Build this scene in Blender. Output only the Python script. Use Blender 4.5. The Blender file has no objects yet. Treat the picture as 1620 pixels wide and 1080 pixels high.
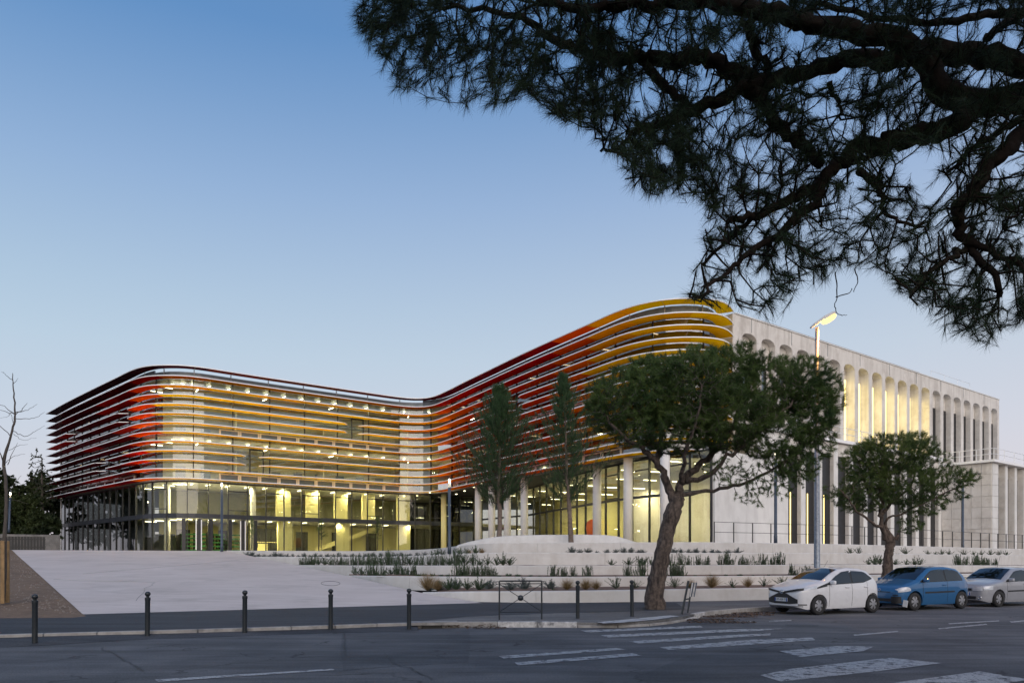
import bpy, bmesh, math, random
import numpy as np
from mathutils import Vector, Matrix
R = math.radians
rng = np.random.default_rng(7)
random.seed(7)
scn = bpy.context.scene
C = scn.collection

# ---------------------------------------------------------------- camera, sky, sun, exposure
FP, UC, VH, CZ = 1200.0, 810.0, 885.0, 1.68      # focal length in photo pixels, principal column, horizon row, eye height
cam = bpy.data.cameras.new('camera'); co = bpy.data.objects.new('camera', cam); C.objects.link(co)
co.location = (0, 0, CZ); co.rotation_euler = (R(90), 0, 0)
cam.sensor_width = 36; cam.lens = 36*FP/1620; cam.shift_y = (VH-540)/1620; cam.clip_end = 5000; cam.clip_start = .1
scn.camera = co
SUN_EL, SUN_AZ = 2.0, 168.0        # the last glow, low behind the camera (azimuth from +Y, clockwise)
w = bpy.data.worlds.new('World'); scn.world = w; w.use_nodes = True
nt = w.node_tree; nt.nodes.clear()
sky = nt.nodes.new('ShaderNodeTexSky'); sky.sky_type = 'NISHITA'; sky.sun_disc = False
sky.sun_elevation = R(SUN_EL); sky.sun_rotation = R(SUN_AZ); sky.air_density = 1.0; sky.dust_density = 1.2; sky.ozone_density = 2.6
tc = nt.nodes.new('ShaderNodeTexCoord'); sp = nt.nodes.new('ShaderNodeSeparateXYZ'); rp = nt.nodes.new('ShaderNodeValToRGB')
mx = nt.nodes.new('ShaderNodeMix'); mx.data_type = 'RGBA'; mx.inputs[0].default_value = .85
bg = nt.nodes.new('ShaderNodeBackground'); bg.inputs[1].default_value = .10
out = nt.nodes.new('ShaderNodeOutputWorld')
nt.links.new(tc.outputs['Generated'], sp.inputs[0]); nt.links.new(sp.outputs['Z'], rp.inputs[0])
K = 8.3*.92
el = rp.color_ramp.elements
STOPS = [(0.0, (.76, .69, .73)), (.06, (.72, .70, .77)), (.16, (.62, .69, .80)), (.25, (.52, .655, .79)), (.31, (.445, .595, .765)), (.42, (.30, .462, .715)), (.56, (.115, .285, .58)), (.72, (.075, .20, .46)), (1.0, (.05, .15, .37))]
el[0].position = 0; el[0].color = (*STOPS[0][1], 1); el[1].position = 1; el[1].color = (*STOPS[-1][1], 1)
for p, c in STOPS[1:-1]:
    e = el.new(p); e.color = (*c, 1)
sc_ = nt.nodes.new('ShaderNodeVectorMath'); sc_.operation = 'SCALE'; sc_.inputs[3].default_value = K
# the glow is a little paler towards the right (+X): one smooth, broad change round the whole sky
wx_ = nt.nodes.new('ShaderNodeMapRange'); wx_.inputs[1].default_value = -.6; wx_.inputs[2].default_value = .8; wx_.inputs[3].default_value = 0; wx_.inputs[4].default_value = .42; nt.links.new(sp.outputs['X'], wx_.inputs[0])
hz_ = nt.nodes.new('ShaderNodeMapRange'); hz_.inputs[1].default_value = 0; hz_.inputs[2].default_value = .5; hz_.inputs[3].default_value = 1; hz_.inputs[4].default_value = .25; nt.links.new(sp.outputs['Z'], hz_.inputs[0])
mm_ = nt.nodes.new('ShaderNodeMath'); mm_.operation = 'MULTIPLY'; nt.links.new(wx_.outputs[0], mm_.inputs[0]); nt.links.new(hz_.outputs[0], mm_.inputs[1])
pk_ = nt.nodes.new('ShaderNodeMix'); pk_.data_type = 'RGBA'; pk_.inputs[7].default_value = (.86, .74, .77, 1); nt.links.new(mm_.outputs[0], pk_.inputs[0]); nt.links.new(rp.outputs[0], pk_.inputs[6])
nt.links.new(pk_.outputs[2], sc_.inputs[0])
nt.links.new(sky.outputs[0], mx.inputs[6]); nt.links.new(sc_.outputs[0], mx.inputs[7])
nt.links.new(mx.outputs[2], bg.inputs[0]); nt.links.new(bg.outputs[0], out.inputs[0])
sl = bpy.data.lights.new('sun', 'SUN'); so = bpy.data.objects.new('sun', sl); C.objects.link(so)
sl.energy = 2.0; sl.angle = R(75); sl.color = (1, .86, .74)
SUN_LAMP = 24
_d = Vector((math.sin(R(SUN_AZ))*math.cos(R(12)), math.cos(R(SUN_AZ))*math.cos(R(12)), math.sin(R(SUN_LAMP))))
so.rotation_euler = _d.to_track_quat('Z', 'Y').to_euler()
scn.view_settings.view_transform = 'Standard'; scn.view_settings.look = 'None'; scn.view_settings.gamma = 1
scn.view_settings.use_curve_mapping = False; scn.view_settings.exposure = .5
scn.render.engine = 'CYCLES'
cy = scn.cycles
cy.use_denoising = True; cy.max_bounces = 7; cy.diffuse_bounces = 3; cy.glossy_bounces = 4; cy.transmission_bounces = 4
cy.transparent_max_bounces = 24; cy.sample_clamp_indirect = 4; cy.caustics_reflective = False; cy.caustics_refractive = False
try: cy.use_light_tree = True
except Exception: pass

# ---------------------------------------------------------------- helpers
def at(u, v, Y): return Vector(((u-UC)/FP*Y, Y, CZ-(v-VH)/FP*Y))
def gd(u, v, z=0.0):
    Y = FP*(CZ-z)/(v-VH); return Vector(((u-UC)/FP*Y, Y, z))
ORG = {}
def props(o, label=None, cat=None, group=None, kind=None):
    if label: o['label'] = label
    if cat: o['category'] = cat
    if group: o['group'] = group
    if kind: o['kind'] = kind
    return o
def thing(name, label, cat, loc=(0, 0, 0), rz=0.0, group=None):
    o = bpy.data.objects.new(name, None); C.objects.link(o); o.empty_display_size = .2
    o.location = loc; o.rotation_euler = (0, 0, rz); ORG[o.name] = Vector(loc)
    return props(o, label, cat, group)
def link(name, me, parent=None):
    o = bpy.data.objects.new(name, me); C.objects.link(o)
    if parent is not None: o.parent = parent
    return o
class MB:
    """collects geometry for ONE mesh"""
    def __init__(s): s.v = []; s.f = []
    def add(s, vs, fs):
        b = len(s.v); s.v += [tuple(p) for p in vs]; s.f += [tuple(i+b for i in f) for f in fs]; return s
    def box(s, c, d, rz=0.0, ex=None):
        hx, hy, hz = d[0]/2, d[1]/2, d[2]/2; ca, sa = math.cos(rz), math.sin(rz); vs = []
        for z in (-hz, hz):
            for x, y in ((-hx, -hy), (hx, -hy), (hx, hy), (-hx, hy)):
                vs.append((c[0]+x*ca-y*sa, c[1]+x*sa+y*ca, c[2]+z))
        return s.add(vs, [(3, 2, 1, 0), (4, 5, 6, 7), (0, 1, 5, 4), (1, 2, 6, 5), (2, 3, 7, 6), (3, 0, 4, 7)])
    def seg(s, a, b, z0, z1, t, off=0.0):
        """upright slab over the plan segment a-b, thickness t centred off metres to its left"""
        a = Vector(a[:2]); b = Vector(b[:2]); d = (b-a)
        if d.length < 1e-6: return s
        d.normalize(); n = Vector((-d.y, d.x)); a1 = a+n*(off-t/2); a2 = a+n*(off+t/2); b1 = b+n*(off-t/2); b2 = b+n*(off+t/2)
        vs = [(p.x, p.y, z) for z in (z0, z1) for p in (a1, b1, b2, a2)]
        return s.add(vs, [(3, 2, 1, 0), (4, 5, 6, 7), (0, 1, 5, 4), (1, 2, 6, 5), (2, 3, 7, 6), (3, 0, 4, 7)])
    def poly(s, pts, z): return s.add([(p[0], p[1], z) for p in pts], [tuple(range(len(pts)))])
    def prism(s, pts, z0, z1):
        n = len(pts)
        return s.add([(p[0], p[1], z0) for p in pts]+[(p[0], p[1], z1) for p in pts],
                     [tuple(range(n))[::-1], tuple(range(n, 2*n))]+[(i, (i+1) % n, n+(i+1) % n, n+i) for i in range(n)])
    def tube(s, pts, rad, n=8, caps=True):
        pts = [Vector(p) for p in pts]; m = len(pts)
        if not hasattr(rad, '__len__'): rad = [rad]*m
        b = len(s.v); up = None
        for i, p in enumerate(pts):
            t = (pts[min(i+1, m-1)]-pts[max(i-1, 0)]).normalized()
            if up is None: up = t.orthogonal().normalized()
            up = (up-t*up.dot(t)); up = up.normalized() if up.length > 1e-6 else t.orthogonal().normalized()
            q = t.cross(up)
            for k in range(n):
                a = 2*math.pi*k/n; s.v.append(tuple(p+(up*math.cos(a)+q*math.sin(a))*rad[i]))
        for i in range(m-1):
            for k in range(n):
                k2 = (k+1) % n; s.f.append((b+i*n+k, b+i*n+k2, b+(i+1)*n+k2, b+(i+1)*n+k))
        if caps: s.f.append(tuple(b+k for k in range(n))[::-1]); s.f.append(tuple(b+(m-1)*n+k for k in range(n)))
        return s
    def lathe(s, prof, c=(0, 0, 0), n=16):
        b = len(s.v)
        for r, z in prof:
            for k in range(n):
                a = 2*math.pi*k/n; s.v.append((c[0]+r*math.cos(a), c[1]+r*math.sin(a), c[2]+z))
        for i in range(len(prof)-1):
            for k in range(n):
                k2 = (k+1) % n; s.f.append((b+i*n+k, b+i*n+k2, b+(i+1)*n+k2, b+(i+1)*n+k))
        s.f.append(tuple(b+k for k in range(n))[::-1]); s.f.append(tuple(b+(len(prof)-1)*n+k for k in range(n)))
        return s
    def ball(s, c, r, n=10, sz=1.0):
        pr = [(max(1e-3, r*math.sin(math.pi*i/6)), -r*sz*math.cos(math.pi*i/6)) for i in range(7)]
        return s.lathe(pr, c, n)
    def mesh(s, name, m=None, smooth=False, local=None):
        v = s.v
        if local is not None: v = [(p[0]-local.x, p[1]-local.y, p[2]-local.z) for p in v]
        me = bpy.data.meshes.new(name); me.from_pydata(v, [], s.f); me.update()
        if m: me.materials.append(m)
        if smooth: me.polygons.foreach_set('use_smooth', [True]*len(me.polygons))
        return me
    def build(s, name, m=None, parent=None, smooth=False, local=False):
        """world coordinates in, one object out (local=True: coordinates are already the parent's)"""
        off = None
        if parent is not None and not local: off = ORG.get(parent.name, Vector((0, 0, 0)))
        o = link(name, s.mesh(name, m, smooth, off), parent)
        if parent is not None and not local: ORG[o.name] = off
        return o
def sharp(o, ang=35):
    me = o.data; bm = bmesh.new(); bm.from_mesh(me); bmesh.ops.recalc_face_normals(bm, faces=bm.faces)
    for f in bm.faces: f.smooth = True
    for e in bm.edges: e.smooth = not (len(e.link_faces) == 2 and e.calc_face_angle(0) > R(ang))
    bm.to_mesh(me); bm.free(); return o
def bevel(o, wd=.01, seg=2):
    b = o.modifiers.new('bevel', 'BEVEL'); b.width = wd; b.segments = seg; b.limit_method = 'ANGLE'; b.angle_limit = R(40); return o
def np_mesh(name, V, F, m):
    me = bpy.data.meshes.new(name); V = np.asarray(V, np.float32); F = np.asarray(F, np.int32); k = F.shape[1]
    me.vertices.add(len(V)); me.vertices.foreach_set('co', V.ravel())
    me.loops.add(F.size); me.loops.foreach_set('vertex_index', F.ravel())
    me.polygons.add(len(F)); me.polygons.foreach_set('loop_start', np.arange(0, F.size, k, dtype=np.int32))
    try: me.polygons.foreach_set('loop_total', np.full(len(F), k, np.int32))
    except Exception: pass
    me.update(calc_edges=True); me.materials.append(m); return me

# ---------------------------------------------------------------- materials
def nodes(name):
    m = bpy.data.materials.new(name); m.use_nodes = True; t = m.node_tree; t.nodes.clear()
    return m, t, (lambda k: t.nodes.new('ShaderNode'+k)), t.links.new
def surf(name, c1, c2=None, scale=3.0, rough=.7, metal=0.0, bump=0.0, bscale=40.0, world=True, speck=None, stain=None, streak=None, spec=.5, detail=6, coat=0.0):
    m, t, N, L = nodes(name); o = N('OutputMaterial'); b = N('BsdfPrincipled'); L(b.outputs[0], o.inputs[0])
    b.inputs['Roughness'].default_value = rough; b.inputs['Metallic'].default_value = metal
    b.inputs['Specular IOR Level'].default_value = spec; b.inputs['Coat Weight'].default_value = coat
    if world: g = N('NewGeometry'); vec = g.outputs['Position']
    else: g = N('TexCoord'); vec = g.outputs['Object']
    c2 = c2 or c1
    nz = N('TexNoise'); nz.inputs['Scale'].default_value = scale; nz.inputs['Detail'].default_value = detail; nz.inputs['Roughness'].default_value = .6
    L(vec, nz.inputs['Vector'])
    cr = N('ValToRGB'); cr.color_ramp.elements[0].position = .3; cr.color_ramp.elements[1].position = .7
    cr.color_ramp.elements[0].color = (*c1, 1); cr.color_ramp.elements[1].color = (*c2, 1); L(nz.outputs[0], cr.inputs[0])
    col = cr.outputs[0]
    def mixin(fac, c, colr):
        mm = N('Mix'); mm.data_type = 'RGBA'; L(fac, mm.inputs[0]); L(c, mm.inputs[6]); mm.inputs[7].default_value = (*colr, 1); return mm.outputs[2]
    def thr(sock, lo, hi, amt=1.0):
        mr = N('MapRange'); mr.inputs[1].default_value = lo; mr.inputs[2].default_value = hi; mr.inputs[4].default_value = amt; L(sock, mr.inputs[0]); return mr.outputs[0]
    if speck:
        n2 = N('TexNoise'); n2.inputs['Scale'].default_value = speck[0]; n2.inputs['Detail'].default_value = 2; L(vec, n2.inputs['Vector'])
        col = mixin(thr(n2.outputs[0], .55, .72, speck[2] if len(speck) > 2 else .8), col, speck[1])
    if stain:
        n3 = N('TexNoise'); n3.inputs['Scale'].default_value = stain[0]; n3.inputs['Detail'].default_value = 8; n3.inputs['Roughness'].default_value = .7; L(vec, n3.inputs['Vector'])
        col = mixin(thr(n3.outputs[0], .5, .68, stain[2]), col, stain[1])
    if streak:
        mp = N('Mapping'); mp.inputs['Scale'].default_value = streak[0]; L(vec, mp.inputs[0])
        n4 = N('TexNoise'); n4.inputs['Scale'].default_value = 1.0; n4.inputs['Detail'].default_value = 5; L(mp.outputs[0], n4.inputs['Vector'])
        col = mixin(thr(n4.outputs[0], .48, .7, streak[2]), col, streak[1])
    L(col, b.inputs['Base Color'])
    if bump:
        nb = N('TexNoise'); nb.inputs['Scale'].default_value = bscale; nb.inputs['Detail'].default_value = 4; L(vec, nb.inputs['Vector'])
        bp = N('Bump'); bp.inputs['Strength'].default_value = bump; bp.inputs['Distance'].default_value = .02; L(nb.outputs[0], bp.inputs['Height']); L(bp.outputs[0], b.inputs['Normal'])
    return m
def glow(name, c, s):
    m, t, N, L = nodes(name); o = N('OutputMaterial'); e = N('Emission'); e.inputs[0].default_value = (*c, 1); e.inputs[1].default_value = s; L(e.outputs[0], o.inputs[0]); return m
def schlick(t, N, L, f0, nrm=None):
    g = N('NewGeometry'); d = N('VectorMath'); d.operation = 'DOT_PRODUCT'; L(nrm or g.outputs['Normal'], d.inputs[0]); L(g.outputs['Incoming'], d.inputs[1])
    ab = N('Math'); ab.operation = 'ABSOLUTE'; L(d.outputs['Value'], ab.inputs[0]); su = N('Math'); su.operation = 'SUBTRACT'; su.use_clamp = True; su.inputs[0].default_value = 1; L(ab.outputs[0], su.inputs[1])
    pw = N('Math'); pw.operation = 'POWER'; L(su.outputs[0], pw.inputs[0]); pw.inputs[1].default_value = 5
    ma = N('Math'); ma.operation = 'MULTIPLY_ADD'; L(pw.outputs[0], ma.inputs[0]); ma.inputs[1].default_value = 1-f0; ma.inputs[2].default_value = f0; return ma.outputs[0]
def glass(name, tint, ior=1.5, wav=0.0, body=None):
    m, t, N, L = nodes(name); o = N('OutputMaterial'); tr = N('BsdfTransparent'); gl = N('BsdfGlossy'); mxs = N('MixShader'); fr = schlick(t, N, L, ((ior-1)/(ior+1))**2)
    tr.inputs[0].default_value = (*tint, 1); gl.inputs['Roughness'].default_value = 0.0; gl.inputs[0].default_value = (.93, .96, 1, 1)
    if wav:
        g = N('NewGeometry'); nb = N('TexNoise'); nb.inputs['Scale'].default_value = .55; nb.inputs['Detail'].default_value = 1; L(g.outputs['Position'], nb.inputs['Vector'])
        bp = N('Bump'); bp.inputs['Strength'].default_value = wav; bp.inputs['Distance'].default_value = .02; L(nb.outputs[0], bp.inputs['Height']); L(bp.outputs[0], gl.inputs['Normal'])
    base = tr.outputs[0]
    if body:
        df = N('BsdfDiffuse'); df.inputs[0].default_value = (*body[0], 1); m2 = N('MixShader'); m2.inputs[0].default_value = body[1]
        L(tr.outputs[0], m2.inputs[1]); L(df.outputs[0], m2.inputs[2]); base = m2.outputs[0]
    L(fr, mxs.inputs[0]); L(base, mxs.inputs[1]); L(gl.outputs[0], mxs.inputs[2]); L(mxs.outputs[0], o.inputs[0]); return m
def louvre_mat():
    m, t, N, L = nodes('tinted_louvre_glass'); o = N('OutputMaterial'); oi = N('ObjectInfo')
    tr = N('BsdfTransparent'); tl = N('BsdfTranslucent'); df = N('BsdfDiffuse'); gl = N('BsdfGlossy'); gl.inputs['Roughness'].default_value = .06
    L(oi.outputs['Color'], tr.inputs[0]); L(oi.outputs['Color'], tl.inputs[0]); L(oi.outputs['Color'], df.inputs[0])
    a = N('MixShader'); a.inputs[0].default_value = .45; L(tl.outputs[0], a.inputs[1]); L(df.outputs[0], a.inputs[2])
    b = N('MixShader'); b.inputs[0].default_value = .86; L(tr.outputs[0], b.inputs[1]); L(a.outputs[0], b.inputs[2])
    fr = schlick(t, N, L, .02); c = N('MixShader'); fm = N('Math'); fm.operation = 'MULTIPLY'; fm.inputs[1].default_value = .16; L(fr, fm.inputs[0]); L(fm.outputs[0], c.inputs[0]); L(b.outputs[0], c.inputs[1]); L(gl.outputs[0], c.inputs[2])
    L(c.outputs[0], o.inputs[0]); return m
def leafmat(name, c1, c2, scale=1.2, trans=.15):
    m, t, N, L = nodes(name); o = N('OutputMaterial'); g = N('NewGeometry'); nz = N('TexNoise'); nz.inputs['Scale'].default_value = scale; nz.inputs['Detail'].default_value = 5; nz.inputs['Roughness'].default_value = .7
    L(g.outputs['Position'], nz.inputs['Vector']); cr = N('ValToRGB'); cr.color_ramp.elements[0].position = .36; cr.color_ramp.elements[1].position = .64
    cr.color_ramp.elements[0].color = (*c1, 1); cr.color_ramp.elements[1].color = (*c2, 1); L(nz.outputs[0], cr.inputs[0])
    d = N('BsdfPrincipled'); d.inputs['Roughness'].default_value = .6; d.inputs['Specular IOR Level'].default_value = .25; tl = N('BsdfTranslucent'); mm = N('MixShader'); mm.inputs[0].default_value = trans
    L(cr.outputs[0], d.inputs['Base Color']); L(cr.outputs[0], tl.inputs[0]); L(d.outputs[0], mm.inputs[1]); L(tl.outputs[0], mm.inputs[2]); L(mm.outputs[0], o.inputs[0]); return m
def asphalt(name, c1, c2, crack=.5, worn=None):
    """aggregate speckle, broad tone patches and thin cracks"""
    m, t, N, L = nodes(name); o = N('OutputMaterial'); b = N('BsdfPrincipled'); L(b.outputs[0], o.inputs[0]); g = N('NewGeometry'); P_ = g.outputs['Position']
    b.inputs['Roughness'].default_value = .82; b.inputs['Specular IOR Level'].default_value = .35
    big = N('TexNoise'); big.inputs['Scale'].default_value = .35; big.inputs['Detail'].default_value = 9; big.inputs['Roughness'].default_value = .62; L(P_, big.inputs['Vector'])
    cr = N('ValToRGB'); cr.color_ramp.elements[0].position = .32; cr.color_ramp.elements[1].position = .68; cr.color_ramp.elements[0].color = (*c1, 1); cr.color_ramp.elements[1].color = (*c2, 1); L(big.outputs[0], cr.inputs[0])
    fine = N('TexNoise'); fine.inputs['Scale'].default_value = 34; fine.inputs['Detail'].default_value = 5; fine.inputs['Roughness'].default_value = .75; L(P_, fine.inputs['Vector'])
    fm = N('MapRange'); fm.inputs[1].default_value = .3; fm.inputs[2].default_value = .7; fm.inputs[3].default_value = .45; fm.inputs[4].default_value = 1.75; L(fine.outputs[0], fm.inputs[0])
    ml = N('VectorMath'); ml.operation = 'SCALE'; L(cr.outputs[0], ml.inputs[0]); L(fm.outputs[0], ml.inputs[3])
    col = ml.outputs[0]
    mp = N('Mapping'); mp.inputs['Rotation'].default_value = (0, 0, -.434); mp.inputs['Scale'].default_value = (.22, 1.9, 1); L(P_, mp.inputs[0])
    st = N('TexNoise'); st.inputs['Scale'].default_value = 1; st.inputs['Detail'].default_value = 7; st.inputs['Roughness'].default_value = .68; L(mp.outputs[0], st.inputs['Vector'])
    sm = N('MapRange'); sm.inputs[1].default_value = .34; sm.inputs[2].default_value = .66; sm.inputs[3].default_value = .68; sm.inputs[4].default_value = 1.38; L(st.outputs[0], sm.inputs[0])
    m3 = N('VectorMath'); m3.operation = 'SCALE'; L(col, m3.inputs[0]); L(sm.outputs[0], m3.inputs[3]); col = m3.outputs[0]
    if crack:
        wn = N('TexNoise'); wn.inputs['Scale'].default_value = 1.6; wn.inputs['Detail'].default_value = 5; L(P_, wn.inputs['Vector'])
        ad = N('VectorMath'); ad.operation = 'MULTIPLY_ADD'; ad.inputs[1].default_value = (1.3, 1.3, 0); L(wn.outputs['Color'], ad.inputs[0]); L(P_, ad.inputs[2])
        vo = N('TexVoronoi'); vo.feature = 'DISTANCE_TO_EDGE'; vo.inputs['Scale'].default_value = .33; L(ad.outputs[0], vo.inputs['Vector'])
        m1 = N('MapRange'); m1.inputs[1].default_value = 0; m1.inputs[2].default_value = .011; m1.inputs[3].default_value = crack; m1.inputs[4].default_value = 0; L(vo.outputs[0], m1.inputs[0])
        mk = N('TexNoise'); mk.inputs['Scale'].default_value = .5; L(P_, mk.inputs['Vector'])
        m2 = N('MapRange'); m2.inputs[1].default_value = .5; m2.inputs[2].default_value = .56; L(mk.outputs[0], m2.inputs[0])
        mu = N('Math'); mu.operation = 'MULTIPLY'; L(m1.outputs[0], mu.inputs[0]); L(m2.outputs[0], mu.inputs[1])
        mm = N('Mix'); mm.data_type = 'RGBA'; L(mu.outputs[0], mm.inputs[0]); L(col, mm.inputs[6]); mm.inputs[7].default_value = (.012, .012, .013, 1); col = mm.outputs[2]
    L(col, b.inputs['Base Color'])
    bp = N('Bump'); bp.inputs['Strength'].default_value = .55; bp.inputs['Distance'].default_value = .01; L(fine.outputs[0], bp.inputs['Height']); L(bp.outputs[0], b.inputs['Normal'])
    return m
def worn_paint(name):
    m, t, N, L = nodes(name); o = N('OutputMaterial'); b = N('BsdfPrincipled'); tr = N('BsdfTransparent'); mxs = N('MixShader'); g = N('NewGeometry')
    b.inputs['Roughness'].default_value = .7
    n1 = N('TexNoise'); n1.inputs['Scale'].default_value = 5; n1.inputs['Detail'].default_value = 10; n1.inputs['Roughness'].default_value = .78; L(g.outputs['Position'], n1.inputs['Vector'])
    n2 = N('TexNoise'); n2.inputs['Scale'].default_value = 60; n2.inputs['Detail'].default_value = 2; L(g.outputs['Position'], n2.inputs['Vector'])
    cr = N('ValToRGB'); cr.color_ramp.elements[0].color = (.22, .23, .24, 1); cr.color_ramp.elements[1].color = (.5, .51, .52, 1); cr.color_ramp.elements[0].position = .35; cr.color_ramp.elements[1].position = .6; L(n2.outputs[0], cr.inputs[0]); L(cr.outputs[0], b.inputs['Base Color'])
    mr = N('MapRange'); mr.inputs[1].default_value = .40; mr.inputs[2].default_value = .50; mr.inputs[3].default_value = .15; mr.inputs[4].default_value = .95; L(n1.outputs[0], mr.inputs[0]); L(mr.outputs[0], mxs.inputs[0]); L(tr.outputs[0], mxs.inputs[1]); L(b.outputs[0], mxs.inputs[2]); L(mxs.outputs[0], o.inputs[0]); return m

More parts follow.
